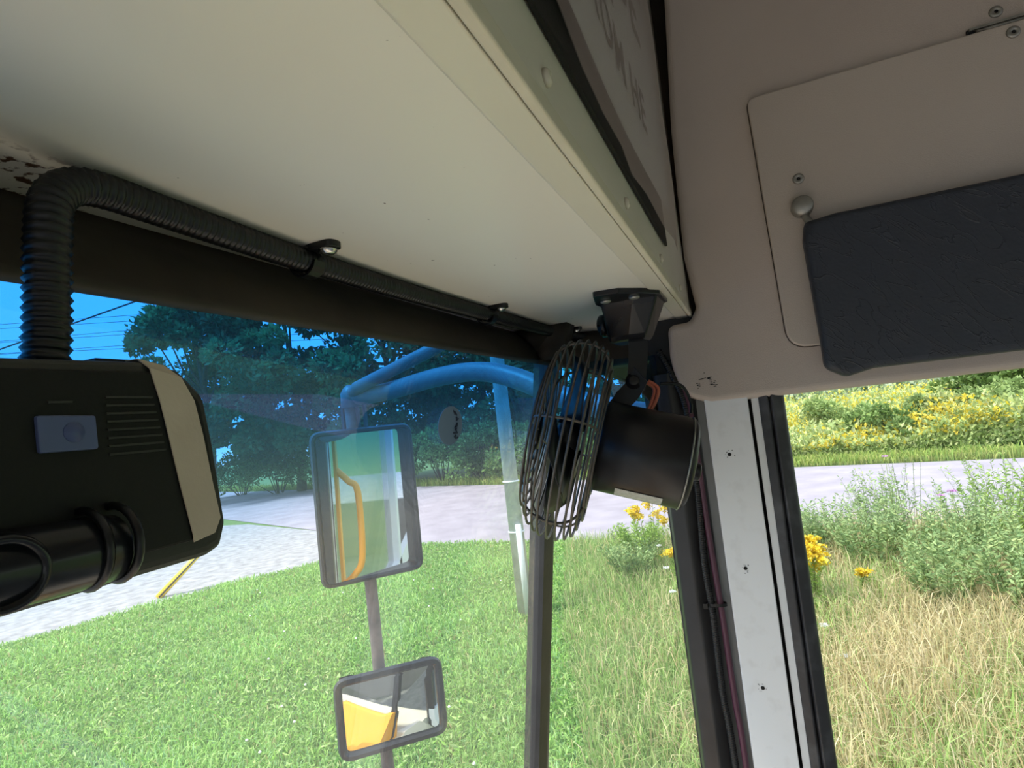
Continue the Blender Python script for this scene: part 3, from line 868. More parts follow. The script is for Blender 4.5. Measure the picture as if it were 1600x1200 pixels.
for i in range(len(rings) - 1):
    for k in range(n):
        l = (k + 1) % n
        fs.append((i * n + k, i * n + l, (i + 1) * n + l, (i + 1) * n + k))
fs += [tuple(range(n)), tuple((len(rings) - 1) * n + k for k in range(n))]
b.add([q for r in rings for q in r], fs)
build('mount_cup', b, M['black_gloss'], fan)
for (x, y) in [(0.5430, 0.1130), (0.5480, 0.0870)]:
    b = MB(); b.lathe((x, y, 2.5045), (0, 0, -1), [(0, 0.0052), (0.0012, 0.0050), (0.0024, 0.0030), (0.0026, 0.001)], 16)
    build('mount_screw', b, M['steel_dull'], fan)
b = MB(); b.lathe((0.600, 0.124, 2.490), (0.2, 1, 0), [(0, 0.012), (0.008, 0.012), (0.010, 0.010)], 20)
build('mount_knob', b, M['black_gloss'], fan)

# ------------------------------------------------------------------ notice in a plastic sleeve on the box's rear face
ns = thing('notice_sheet', 'white lettered notice in a plastic sleeve on the overhead box face', 'notice', (0.35, 0.0545, 2.55))
b = MB(); b.box(-0.02, 0.548, 0.0515, 0.0535, 2.545, 2.83)
build('backing', b, M['black_matte'], ns)
def sheet(mb, x0, x1, z0, z1, yf, th=0.0004, nx=14, nz=6):
    vs = []; fs = []
    for side in (0, 1):
        for i in range(nx + 1):
            for k in range(nz + 1):
                x = x0 + (x1 - x0) * i / nx; z = z0 + (z1 - z0) * k / nz
                vs.append((x, yf(x, z) + th * side, z))
    q = (nx + 1) * (nz + 1)
    for i in range(nx):
        for k in range(nz):
            a = i * (nz + 1) + k
            fs.append((a, a + nz + 1, a + nz + 2, a + 1)); fs.append((q + a, q + a + 1, q + a + nz + 2, q + a + nz + 1))
    mb.add(vs, fs, True)
yf = lambda x, z: 0.0475 - 0.003 * math.sin((z - 2.53) / 0.3 * math.pi) - 0.002 * math.sin(x * 14)
b = MB(); sheet(b, 0.0, 0.535, 2.568, 2.82, yf)
build('paper', b, M['paper'], ns)
b = MB(); sheet(b, -0.015, 0.553, 2.540, 2.828, lambda x, z: yf(x, z) - 0.0028 - 0.0012 * math.sin(x * 60 + z * 90))
build('sleeve', b, M['sleeve'], ns)
for (txt, x0, z, sz) in [('NE', 0.40, 2.745, 0.080), ('HE BE', 0.25, 2.682, 0.075), ('DO NE', 0.22, 2.648, 0.040), ('FROM HE', 0.25, 2.604, 0.042)]:
    x = x0
    for ch in txt:
        if ch == ' ':
            x += sz * 0.35; continue
        cu = bpy.data.curves.new('lettering', 'FONT'); cu.body = ch; cu.size = sz; cu.extrude = 0.0001; cu.resolution_u = 2; cu.offset = sz * 0.012
        to = bpy.data.objects.new('lettering_curve', cu); COL.objects.link(to)
        dg = bpy.context.evaluated_depsgraph_get()
        me = bpy.data.meshes.new_from_object(to.evaluated_get(dg))
        bpy.data.objects.remove(to)
        wd = max(v.co.x for v in me.vertices)
        for v in me.vertices:
            X = x + v.co.x; Z = z + v.co.y
            v.co = (X - 0.35, yf(X, Z) - 0.0005 - v.co.z - 0.0545, Z - 2.55)
        x += wd + sz * 0.10
        me.materials.clear(); me.materials.append(M['ink'])
        o = bpy.data.objects.new('letter', me); COL.objects.link(o); o.parent = ns

# ------------------------------------------------------------------ cables down the pillar
hose = thing('corrugated_hose', 'thin black corrugated hose running down the windshield pillar', 'hose', (0.742, 0.073, 1.9))
b = MB(); corrugated(b, [(0.752, 0.098, 2.470), (0.748, 0.086, 2.44), (0.744, 0.0735, 2.395), (0.744, 0.0725, 2.30), (0.742, 0.0760, 2.21), (0.741, 0.0740, 2.15), (0.742, 0.0750, 2.06), (0.742, 0.0715, 1.97), (0.742, 0.071, 1.6)], 0.0042, 0.0026, 0.18, 10)
build('hose_tube', b, M['black_plastic'], hose)
cb = thing('maroon_cable', 'slim maroon cable running down beside the white post', 'cable', (0.742, 0.066, 1.9))
b = MB(); b.tube(smooth_path([(0.748, 0.078, 2.43), (0.744, 0.0690, 2.385), (0.745, 0.0672, 2.25), (0.744, 0.0640, 2.15), (0.745, 0.0625, 2.05), (0.744, 0.0600, 1.97), (0.744, 0.06, 1.6)], 8), 0.0036, 8)
build('cable_sheath', b, M['purple'], cb)
ti = thing('cable_tie', 'black cable tie binding the hose and maroon cable', 'cable tie', (0.742, 0.069, 2.160))
b = MB(); q = [(0.742 + 0.0062 * math.cos(a), 0.0690 + 0.0125 * math.sin(a), 2.161) for a in [2 * math.pi * k / 20 for k in range(20)]]
vs = []; fs = []
for q_ in q: vs += [(q_[0], q_[1], q_[2] - 0.0018), (q_[0], q_[1], q_[2] + 0.0018)]
for i in range(20): fs.append((2 * i, 2 * i + 1, 2 * ((i + 1) % 20) + 1, 2 * ((i + 1) % 20)))
b.add(vs, fs)
build('tie_loop', b, M['black_plastic'], ti)
b = MB(); b.box(0.733, 0.737, 0.078, 0.083, 2.158, 2.164)
build('tie_head', b, M['black_plastic'], ti)

# ------------------------------------------------------------------ oval decal imitating a label reflected in the windshield
refl = thing('windshield_decal', 'oval pale sticker with dark lettering on the blue windshield band', 'sticker', (0.4375, 0.2324, 2.4045))
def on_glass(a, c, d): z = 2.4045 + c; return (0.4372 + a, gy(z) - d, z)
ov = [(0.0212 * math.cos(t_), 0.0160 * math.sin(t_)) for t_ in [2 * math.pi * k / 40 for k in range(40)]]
M['decal'] = mat('pale_film', (0.15, 0.22, 0.32), 0.6, var=0.05)  # motor label's reflection painted as a film on the glass
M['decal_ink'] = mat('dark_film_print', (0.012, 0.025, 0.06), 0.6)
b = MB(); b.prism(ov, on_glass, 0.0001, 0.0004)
build('decal_film', b, M['decal'], refl)
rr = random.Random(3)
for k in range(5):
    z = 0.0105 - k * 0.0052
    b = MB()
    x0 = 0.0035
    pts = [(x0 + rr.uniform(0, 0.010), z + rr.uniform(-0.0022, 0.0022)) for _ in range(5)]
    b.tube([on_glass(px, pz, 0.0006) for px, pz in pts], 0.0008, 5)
    build('decal_lettering', b, M['decal_ink'], refl)

# ------------------------------------------------------------------ outside mirrors on their pole
mi = thing('side_mirror', 'black flat and convex side mirrors on a rusty pole outside the windshield', 'mirror', (1.05, 0.79, 1.0))
b = MB(); b.tube(smooth_path([(1.05, 0.80, 2.49), (1.05, 0.795, 2.3), (1.05, 0.79, 2.1), (1.05, 0.79, 1.9), (1.048, 0.79, 1.78), (1.02, 0.765, 1.66), (0.95, 0.70, 1.5), (0.85, 0.5, 1.4), (0.80, 0.30, 1.38)], 6), 0.0128, 14)
build('pole', b, M['pole_rust'], mi)
def head(name, centre, nrm, w_, h_, depth, frame, convex, roll=0.0, rad=0.03, tilt=0.0):
    n_ = Vector(nrm).normalized(); ex = Vector((0, 0, 1)).cross(n_).normalized() * -1; ez = ex.cross(n_).normalized()
    if ez.z < 0: ez = -ez
    c_ = Vector(centre)
    ex2 = ex * math.cos(roll) + ez * math.sin(roll); ez2 = ez * math.cos(roll) - ex * math.sin(roll)
    f3 = lambda a, c, d: c_ + ex2 * a + ez2 * c + n_ * d
    out = rounded([(-w_ / 2, -h_ / 2), (w_ / 2, -h_ / 2), (w_ / 2, h_ / 2), (-w_ / 2, h_ / 2)], rad, 7)
    inn = inset(out, frame)
    vs = []; fs = []; n = len(out)
    back = inset(out, 0.03)
    rings = [(inset(back, 0.02), -depth), (back, -depth * 0.92), (inset(out, 0.006), -depth * 0.45), (out, -0.004), (inset(out, 0.003), 0.004), (inset(out, frame * 0.7), 0.005), (inn, 0.0), (inn, -0.032)]
    for pl_, d in rings: vs += [f3(a, c, d) for a, c in pl_]
    for i in range(len(rings) - 1):
        for k in range(n):
            l = (k + 1) % n
            fs.append((i * n + k, i * n + l, (i + 1) * n + l, (i + 1) * n + k))
    fs.append(tuple(range(n)))
    mb = MB(); mb.add(vs, fs, False)
    hs = build(name, mb, M['frame_black'], mi)
    # reflecting glass, bulged when convex
    mb = MB(); vs = []; fs = []; K = 10
    ic = inset(out, frame * 0.98)
    for j in range(K):
        u = 1 - j / K
        for a, c in ic:
            bulge = convex * (1 - ((a * a + c * c) * u * u) / (w_ * w_ + h_ * h_) * 4)
            vs.append(f3(a * u, c * u, -0.008 + bulge + tilt * a * u))
    vs.append(f3(0, 0, -0.008 + convex))
    for j in range(K - 1):
        for k in range(n):
            l = (k + 1) % n
            fs.append((j * n + k, j * n + l, (j + 1) * n + l, (j + 1) * n + k))
    for k in range(n): fs.append(((K - 1) * n + k, (K - 1) * n + (k + 1) % n, K * n))
    mb.add(vs, fs, convex > 0)
    build('mirror_glass', mb, M['mirror'], hs)
    return hs
TILT = 0.17
head('flat_mirror_head', (1.035, 0.765, 2.270), (-0.66, -0.75, -0.03), 0.215, 0.318, 0.05, 0.011, 0.0, 0.0, 0.024, TILT)
head('convex_mirror_head', (1.035, 0.755, 1.853), (-0.74, -0.67, 0.02), 0.222, 0.160, 0.05, 0.016, 0.010, 0.0, 0.028, 0.0)
b = MB(); b.tube([(1.05, 0.795, 2.50), (1.03, 0.765, 2.512), (1.05, 0.5895, 2.5675), (1.05, 0.42, 2.620), (0.95, 0.10, 2.72)], 0.0135, 12)
build('upper_arm', b, M['arm'], mi)
b = MB(); b.tube(smooth_path([(1.05, 0.785, 2.495), (1.05, 0.70, 2.498), (1.02, 0.5584, 2.5085), (0.99, 0.455, 2.503), (0.96, 0.372, 2.478), (0.93, 0.285, 2.435), (0.88, 0.180, 2.400), (0.80, 0.10, 2.385)], 6), 0.0185, 14)
build('lower_arm', b, M['arm'], mi)
b = MB(); b.lathe((1.05, 0.795, 2.475), (0, 0, 1), [(0, 0.022), (0.03, 0.022), (0.042, 0.015), (0.048, 0.008)], 18)
build('clamp_cap', b, M['arm'], mi)
for k in range(4):
    y = 0.812 - k * 0.016
    b = MB(); b.box(1.040 + k * 0.004, 1.047 + k * 0.004, y, y + 0.006, 2.425, 2.485)
    build('bracket_rib', b, M['frame_black'], mi)
gh = thing('grab_handle', 'yellow bent tube grab handle seen in the flat mirror', 'handle', (0.80, 0.10, 1.6))
b = MB(); b.tube(smooth_path([(0.818, 0.030, 2.27), (0.855, 0.030, 2.23), (0.883, 0.030, 2.19), (0.883, 0.030, 1.98), (0.855, 0.030, 1.92), (0.818, 0.030, 1.89)], 6), 0.011, 12)
build('handle_tube', b, M['yellow'], gh)
b = MB(); b.box(0.812, 0.822, 0.018, 0.044, 1.7, 2.40)
build('mount_strip', b, M['yellow'], gh)

# ------------------------------------------------------------------ vegetation
def tri_mesh(name, V, T, C, material, parent=None):
    me = bpy.data.meshes.new(name)
    V = np.asarray(V, dtype=np.float32); T = np.asarray(T, dtype=np.int32)
    if parent is not None and 'base' in parent:
        V = V - np.array(parent['base'], dtype=np.float32)
    me.vertices.add(len(V)); me.vertices.foreach_set('co', V.ravel())
    me.loops.add(len(T) * 3); me.loops.foreach_set('vertex_index', T.ravel())
    me.polygons.add(len(T))
    me.polygons.foreach_set('loop_start', np.arange(0, len(T) * 3, 3, dtype=np.int32))
    me.update(calc_edges=True)
    at = me.color_attributes.new('col', 'FLOAT_COLOR', 'POINT')
    at.data.foreach_set('color', np.concatenate([np.clip(C, 0, 1), np.ones((len(C), 1))], 1).astype(np.float32).ravel())
    me.materials.append(material)
    o = bpy.data.objects.new(name, me); COL.objects.link(o)
    if parent is not None:
        o.parent = parent
        if 'base' in parent: o['base'] = parent['base']
    return o

def blades(P, H, W, Cc, lean=0.5, tipmix=0.25, droop=0.3):
    """Five-vertex curved blades rooted at P."""
    n = len(P)
    az = rng.uniform(0, 2 * np.pi, n); fx = np.cos(az); fy = np.sin(az)
    la = rng.uniform(0, 2 * np.pi, n); lm = rng.uniform(0.1, 1, n) * lean
    lx = np.cos(la) * lm; ly = np.sin(la) * lm
    V = np.zeros((n, 5, 3)); 
    side = np.stack([fx, fy, np.zeros(n)], 1) * (W / 2)[:, None]
    mid = P + np.stack([lx * H * 0.4, ly * H * 0.4, H * 0.62], 1)
    tip = P + np.stack([lx * H, ly * H, H * (1 - droop * lm / max(lean, 1e-6) * 0.8)], 1)
    V[:, 0] = P - side; V[:, 1] = P + side; V[:, 2] = mid - side * 0.8; V[:, 3] = mid + side * 0.8; V[:, 4] = tip
    T = np.array([[0, 1, 3], [0, 3, 2], [2, 3, 4]])[None] + (np.arange(n) * 5)[:, None, None]
    C = np.repeat(Cc[:, None, :], 5, 1)
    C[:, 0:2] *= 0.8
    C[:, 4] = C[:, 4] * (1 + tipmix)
    return V.reshape(-1, 3), T.reshape(-1, 3), C.reshape(-1, 3)

def cards(P, D, L, W, Cc, fold=0.25):
    """Folded leaves: base P, pointing D."""
    n = len(P)
    D = D / np.linalg.norm(D, axis=1, keepdims=True)
    rv_ = rng.normal(size=(n, 3)); S = np.cross(D, rv_); S /= np.linalg.norm(S, axis=1, keepdims=True) + 1e-9
    N_ = np.cross(S, D)
    V = np.zeros((n, 4, 3)); V[:, 0] = P
    mid = P + D * (L * 0.45)[:, None] + N_ * (W * fold)[:, None]
    V[:, 1] = mid + S * (W / 2)[:, None]; V[:, 3] = mid - S * (W / 2)[:, None]
    V[:, 2] = P + D * L[:, None]
    T = np.array([[0, 1, 2], [0, 2, 3]])[None] + (np.arange(n) * 4)[:, None, None]
    C = np.repeat(Cc[:, None, :], 4, 1)
    return V.reshape(-1, 3), T.reshape(-1, 3), C.reshape(-1, 3)

def join(parts):
    V = []; T = []; C = []; o = 0
    for v, t_, c in parts:
        V.append(v); T.append(t_ + o); C.append(c); o += len(v)
    return np.concatenate(V), np.concatenate(T), np.concatenate(C)

def shades(n, cols, jit=0.15):
    cols = np.array(cols); c = cols[rng.integers(0, len(cols), n)]
    return c * rng.uniform(1 - jit, 1 + jit, (n, 1))

def in_poly(x, y, poly):
    ins = np.zeros(len(x), bool); n = len(poly)
    for i in range(n):
        x0, y0 = poly[i]; x1, y1 = poly[(i + 1) % n]
        c = ((y0 > y) != (y1 > y)) & (x < (x1 - x0) * (y - y0) / (y1 - y0 + 1e-12) + x0)
        ins ^= c
    return ins

def scatter(n, poly, near=3.0, power=1.2):
    xs = [q[0] for q in poly]; ys = [q[1] for q in poly]; X = []; Y = []; got = 0
    while got < n:
        x = rng.uniform(min(xs), max(xs), n * 2); y = rng.uniform(min(ys), max(ys), n * 2)
        k = in_poly(x, y, poly)
        d = np.hypot(x, y)
        k &= rng.uniform(0, 1, len(x)) < np.minimum(1, (near / d) ** power)
        X.append(x[k]); Y.append(y[k]); got += k.sum()
    return np.concatenate(X)[:n], np.concatenate(Y)[:n]

GREEN = [(0.27, 0.48, 0.10), (0.34, 0.56, 0.14), (0.18, 0.37, 0.07), (0.42, 0.61, 0.20), (0.28, 0.48, 0.19)]
lawn_poly = [(1.6, 0.9), (4.0, 1.35), (6.5, 2.3), (11.2, 3.7), (11.3, 7.2), (10.0, 8.6), (8.3, 9.55), (5.3, 10.7), (1.0, 11.6), (0.8, 3.5)]
x, y = scatter(170000, lawn_poly, 4.0, 1.3)
n = len(x)
patch = 0.5 + 0.5 * np.sin(x * 2.1 + 1.3 * np.sin(y * 1.7)) * np.sin(y * 1.9 + np.sin(x * 1.1))
H = rng.uniform(0.03, 0.11, n) * (0.6 + 0.9 * patch); W = rng.uniform(0.006, 0.015, n) * (0.7 + 0.07 * np.hypot(x, y))
C = shades(n, GREEN, 0.22) * (0.85 + 0.25 * patch)[:, None]
dry = rng.uniform(0, 1, n) < 0.05
C[dry] = (0.42, 0.40, 0.17)
P = np.stack([x, y, np.zeros(n)], 1)
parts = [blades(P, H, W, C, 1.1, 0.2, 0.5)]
x, y = scatter(34000, lawn_poly, 4.0, 1.3); n = len(x)     # broad clover and dandelion leaves
D = rng.normal(size=(n, 3)); D[:, 2] = rng.uniform(0.15, 0.9, n)
parts.append(cards(np.stack([x, y, rng.uniform(0.01, 0.05, n)], 1), D, rng.uniform(0.03, 0.085, n), rng.uniform(0.012, 0.026, n), shades(n, [(0.30, 0.52, 0.10), (0.42, 0.60, 0.18), (0.20, 0.40, 0.08), (0.48, 0.62, 0.25)], 0.25)))
V, T, C = join(parts)
lg = tri_mesh('lawn_grass', V, T, C, M['grass']); lg['kind'] = 'stuff'
tag(lg, 'short bright green mown grass of the lawn', 'grass')

# rough verge: long green and straw grass
verge_poly = [(1.6, 0.9), (4.0, 1.35), (6.5, 2.3), (11.2, 3.7), (11.3, -1.0), (11.2, -6.0), (2.2, -3.5)]
x, y = scatter(75000, verge_poly, 4.5, 1.2); n = len(x)
s_ = np.clip((0.30 * x - y) / (0.30 * x + 0.9), 0, 1)      # 0 at the lawn, 1 towards the rear
H = rng.uniform(0.10, 0.30, n) + 0.30 * s_ * rng.uniform(0.3, 1, n); W = rng.uniform(0.005, 0.011, n)
C = shades(n, [(0.30, 0.46, 0.12), (0.38, 0.52, 0.17), (0.26, 0.38, 0.12), (0.42, 0.50, 0.20)], 0.2)
pd = 0.18 + 0.95 * s_ * (0.68 + 0.32 * np.sin(x * 1.7 + y * 2.3))
dry = rng.uniform(0, 1, n) < pd
C[dry] = shades(int(dry.sum()), [(0.60, 0.50, 0.27), (0.68, 0.58, 0.36), (0.54, 0.43, 0.22), (0.58, 0.55, 0.28)], 0.2)
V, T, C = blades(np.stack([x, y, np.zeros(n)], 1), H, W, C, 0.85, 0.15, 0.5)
vg = tri_mesh('verge_grass', V, T, C, M['grass']); vg['kind'] = 'stuff'
tag(vg, 'long rough green and straw-coloured grass of the verge', 'grass')
# grass strip on the far side of the road
far_edge = [(17.5, -14), (19.4, -6.4), (20.95, -1.0), (22.1, 9.6), (25.9, 20), (29.5, 32.5), (33, 40)]
pts = []
for (a, c) in zip(far_edge[:-1], far_edge[1:]):
    k = 5200; u = rng.uniform(0, 1, k); wv = rng.uniform(0, 1.6, k)
    pts.append(np.stack([a[0] + (c[0] - a[0]) * u + wv, a[1] + (c[1] - a[1]) * u, np.zeros(k)], 1))
P = np.concatenate(pts); n = len(P)
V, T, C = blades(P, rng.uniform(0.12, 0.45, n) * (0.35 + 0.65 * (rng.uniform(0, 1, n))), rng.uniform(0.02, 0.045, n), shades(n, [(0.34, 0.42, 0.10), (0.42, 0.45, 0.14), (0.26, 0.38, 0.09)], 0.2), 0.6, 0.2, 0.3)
fg = tri_mesh('roadside_grass', V, T, C, M['grass']); fg['kind'] = 'stuff'
tag(fg, 'pale green grass strip along the far edge of the road', 'grass')

# weeds
def weed(x, y, h, spread, cols, label, group, stems=44, name='weed_bush', leaf=0.085):
    t = thing(name, label, 'plant', (x, y, 0), group)
    P = []; D = []; L = []
    sm = MB()
    for k in range(stems):
        a = random.uniform(0, 6.283); r = spread * math.sqrt(random.random()) * 0.35
        b0 = Vector((x + r * math.cos(a), y + r * math.sin(a), 0)); hh = h * random.uniform(0.65, 1.0)
        tp = b0 + Vector((math.cos(a) * spread * random.uniform(0.2, 0.75), math.sin(a) * spread * random.uniform(0.2, 0.75), hh))
        sm.tube([b0, b0.lerp(tp, 0.5) + Vector((0, 0, hh * 0.06)), tp], [0.004, 0.003, 0.0015], 3, cap=False)
        for j in range(34):
            u = 0.12 + 0.88 * j / 33
            q = b0.lerp(tp, u) + Vector((0, 0, hh * 0.06 * (1 - abs(2 * u - 1))))
            P.append(q); aa = random.uniform(0, 6.283)
            D.append((math.cos(aa), math.sin(aa), random.uniform(0.1, 0.9))); L.append(leaf * random.uniform(0.7, 1.35) * (1.15 - 0.5 * u))
    P = np.array(P); D = np.array(D); L = np.array(L); n = len(P)
    V, T, C = cards(P, D, L, L * 0.34, shades(n, cols, 0.18))
    f = tri_mesh('foliage', V, T, C, M['leaf'], t); f['kind'] = 'stuff'
    st = build('stems', sm, M['leaf'], t); st['kind'] = 'stuff'
    ca = st.data.color_attributes.new('col', 'FLOAT_COLOR', 'POINT')
    ca.data.foreach_set('color', np.tile(np.array([0.20, 0.25, 0.08, 1.0], dtype=np.float32), len(st.data.vertices)))
    return t
SAGE = [(0.30, 0.42, 0.17), (0.36, 0.48, 0.21), (0.25, 0.37, 0.15), (0.40, 0.49, 0.20)]
LIME = [(0.30, 0.45, 0.09), (0.36, 0.50, 0.12), (0.24, 0.38, 0.08)]
for (x, y, h, s, cols) in [(8.6, -1.15, 1.05, 0.55, SAGE), (8.2, -1.7, 1.00, 0.6, SAGE), (8.9, -2.3, 1.05, 0.6, SAGE), (9.6, -1.5, 1.20, 0.5, SAGE), (9.3, -0.8, 0.85, 0.5, SAGE),
                           (7.2, -1.55, 0.80, 0.5, SAGE), (7.0, -2.1, 0.85, 0.5, SAGE), (7.7, -2.6, 1.0, 0.6, SAGE), (9.7, -2.9, 1.25, 0.6, LIME), (9.6, -3.6, 1.2, 0.6, LIME), (8.4, -3.3, 1.1, 0.6, SAGE),
                           (6.4, -2.7, 0.8, 0.5, SAGE), (9.9, -0.3, 0.65, 0.45, SAGE), (9.0, 0.9, 0.65, 0.5, LIME), (9.9, 2.0, 0.60, 0.5, LIME), (8.6, 1.9, 0.55, 0.45, SAGE), (10.4, 1.0, 0.7, 0.5, SAGE)]:
    if y > -0.1:
        weed(x, y, h, s, cols, 'low leafy green weed under the yellow goldenrod seen past the fan', 'leafy weeds seen past the fan')
    elif cols is LIME:
        weed(x, y, h, s, cols, 'bright yellow-green leafy weed at the roadside end of the verge', 'yellow-green weeds at the roadside')
    else:
        weed(x, y, h, s, cols, 'bushy sage green weed in the rough verge beyond the side window', 'sage green weeds beyond the side window')
weed(9.4, -1.75, 1.62, 0.30, SAGE, 'tallest thin-stemmed weed rising above the leafy weeds against the road', None, 10, 'tall_weed', 0.03)

YEL = [(0.80, 0.60, 0.03), (0.85, 0.66, 0.06), (0.72, 0.50, 0.02), (0.82, 0.68, 0.12)]
def goldenrod(x, y, h, spread, label, heads=9, group=None, head_scale=1.0):
    t = thing('goldenrod_plant', label, 'plant', (x, y, 0), group)
    P = []; D = []; L = []; FP = []; sm = MB()
    for k in range(heads):
        a = random.uniform(0, 6.283); r = spread * math.sqrt(random.random())
        b0 = Vector((x + 0.3 * r * math.cos(a), y + 0.3 * r * math.sin(a), 0)); hh = h * random.uniform(0.66, 1.0)
        tp = Vector((x + r * math.cos(a), y + r * math.sin(a), hh))
        sm.tube([b0, b0.lerp(tp, 0.55), tp], [0.005, 0.004, 0.002], 3, cap=False)
        for j in range(26):
            u = 0.2 + 0.62 * j / 25; q = b0.lerp(tp, u); aa = random.uniform(0, 6.283)
            P.append(q); D.append((math.cos(aa), math.sin(aa), 0.5)); L.append(random.uniform(0.05, 0.10))
        for j in range(7):      # arching plumes
            aa = random.uniform(0, 6.283); ln_ = random.uniform(0.06, 0.15) * head_scale
            s0 = b0.lerp(tp, random.uniform(0.86, 1.0))
            for i in range(26):
                u = i / 25
                q = s0 + Vector((math.cos(aa) * ln_ * u, math.sin(aa) * ln_ * u, 0.05 * head_scale * math.sin(u * 2.4) - 0.01))
                FP.append(q + Vector((random.gauss(0, 0.008), random.gauss(0, 0.008), random.gauss(0, 0.006))) * head_scale)
    P = np.array(P); D = np.array(D); L = np.array(L)
    V, T, C = cards(P, D, L, L * 0.22, shades(len(P), LIME, 0.2))
    f = tri_mesh('foliage', V, T, C, M['leaf'], t); f['kind'] = 'stuff'
    FP = np.array(FP); n = len(FP)
    Df = rng.normal(size=(n, 3)); Df[:, 2] = np.abs(Df[:, 2])
    Lf = rng.uniform(0.022, 0.040, n) * head_scale
    V, T, C = cards(FP, Df, Lf, Lf * 0.9, shades(n, YEL, 0.15))
    fl_ = tri_mesh('flower_plumes', V, T, C, M['petal'], t); fl_['kind'] = 'stuff'; fl_['label'] = 'bright yellow flower plumes'
    st = build('stems', sm, M['leaf'], t); st['kind'] = 'stuff'
    ca = st.data.color_attributes.new('col', 'FLOAT_COLOR', 'POINT')
    ca.data.foreach_set('color', np.tile(np.array([0.22, 0.27, 0.08, 1.0], dtype=np.float32), len(st.data.vertices)))
goldenrod(7.05, -0.33, 0.80, 0.22, 'largest yellow goldenrod beside the side window seal', 14)
goldenrod(7.4, -0.86, 0.46, 0.06, 'small low goldenrod sprig between straw grass and leafy weeds', 3, None, 0.7)
goldenrod(8.8, 1.62, 1.12, 0.30, 'yellow goldenrod plant seen below the fan motor against the road', 9)
goldenrod(8.1, 1.15, 0.72, 0.22, 'lower goldenrod plant beside the windshield gasket', 5)
goldenrod(9.1, -3.30, 1.30, 0.20, 'goldenrod with two yellow heads among weeds at the frame edge', 4)

def umbel(x, y, h, r, cols, label, cat, name, group=None):
    t = thing(name, label, cat, (x, y, 0), group)
    sm = MB(); sm.tube([(x, y, 0), (x + 0.01, y, h * 0.5), (x, y, h)], 0.003, 4)
    st = build('stem', sm, M['leaf'], t)
    ca = st.data.color_attributes.new('col', 'FLOAT_COLOR', 'POINT')
    ca.data.foreach_set('color', np.tile(np.array([0.22, 0.30, 0.08, 1.0], dtype=np.float32), len(st.data.vertices)))
    k = 40; rr_ = r * np.sqrt(rng.uniform(0, 1, k)); aa = rng.uniform(0, 6.283, k)
    P = np.stack([x + rr_ * np.cos(aa), y + rr_ * np.sin(aa), h + rng.uniform(-0.004, 0.006, k)], 1)
    D = rng.normal(size=(k, 3)); D[:, 2] = np.abs(D[:, 2]) + 0.4; L = np.full(k, r * 0.55)
    V, T, C = cards(P, D, L, L * 0.9, shades(k, cols, 0.05))
    tri_mesh('flower_head', V, T, C, M['petal'], t)
WH = [(0.85, 0.85, 0.82)]
for (x, y, h) in [(7.0, 1.15, 0.55), (7.9, 1.35, 0.6), (6.6, 1.05, 0.4), (7.4, 0.95, 0.5), (8.3, 1.0, 0.55), (6.9, -0.15, 0.28), (6.1, -0.35, 0.25), (5.6, -0.45, 0.18)]:
    if y > 0: umbel(x, y, h, 0.035, WH, 'white flower head beside the windshield gasket near the goldenrod', 'flower', 'white_wildflower', 'white flowers seen through the corner pane')
    else: umbel(x, y, h, 0.035, WH, 'white flower head in the straw grass beside the side window seal', 'flower', 'white_wildflower', 'white flowers seen through the side window')
PK = [(0.62, 0.30, 0.62), (0.70, 0.42, 0.70)]
umbel(8.3, -2.02, 1.04, 0.045, PK, 'pink thistle flower above the leafy weeds, right one of the pair', 'flower', 'thistle_flower')
umbel(8.3, -1.90, 1.00, 0.035, PK, 'pink thistle flower above the leafy weeds, left one of the pair', 'flower', 'thistle_flower')
umbel(9.2, -1.56, 1.40, 0.035, PK, 'single pink flower at the top of the tall thin weed', 'flower', 'thistle_flower')
for k in range(22):
    x = random.uniform(3.2, 8.5); y = random.uniform(0.42, 1.15) * x
    if not in_poly(np.array([x]), np.array([y]), lawn_poly)[0]: continue
    t = thing('clover_flower', 'small white clover flower in the mown lawn', 'flower', (x, y, 0), 'clover flowers in the lawn')
    b = MB(); b.lathe((x, y, 0.07), (0, 0, 1), [(0, 0.005), (0.006, 0.012), (0.014, 0.012), (0.020, 0.006)], 8)
    if 'clov' not in M: M['clov'] = mat('clover_white', (0.8, 0.78, 0.72), 0.8)
    build('flower_head', b, M['clov'], t)
    b = MB(); b.tube([(x, y, 0), (x, y, 0.072)], 0.002, 4)
    build('stem', b, M['soil'], t)

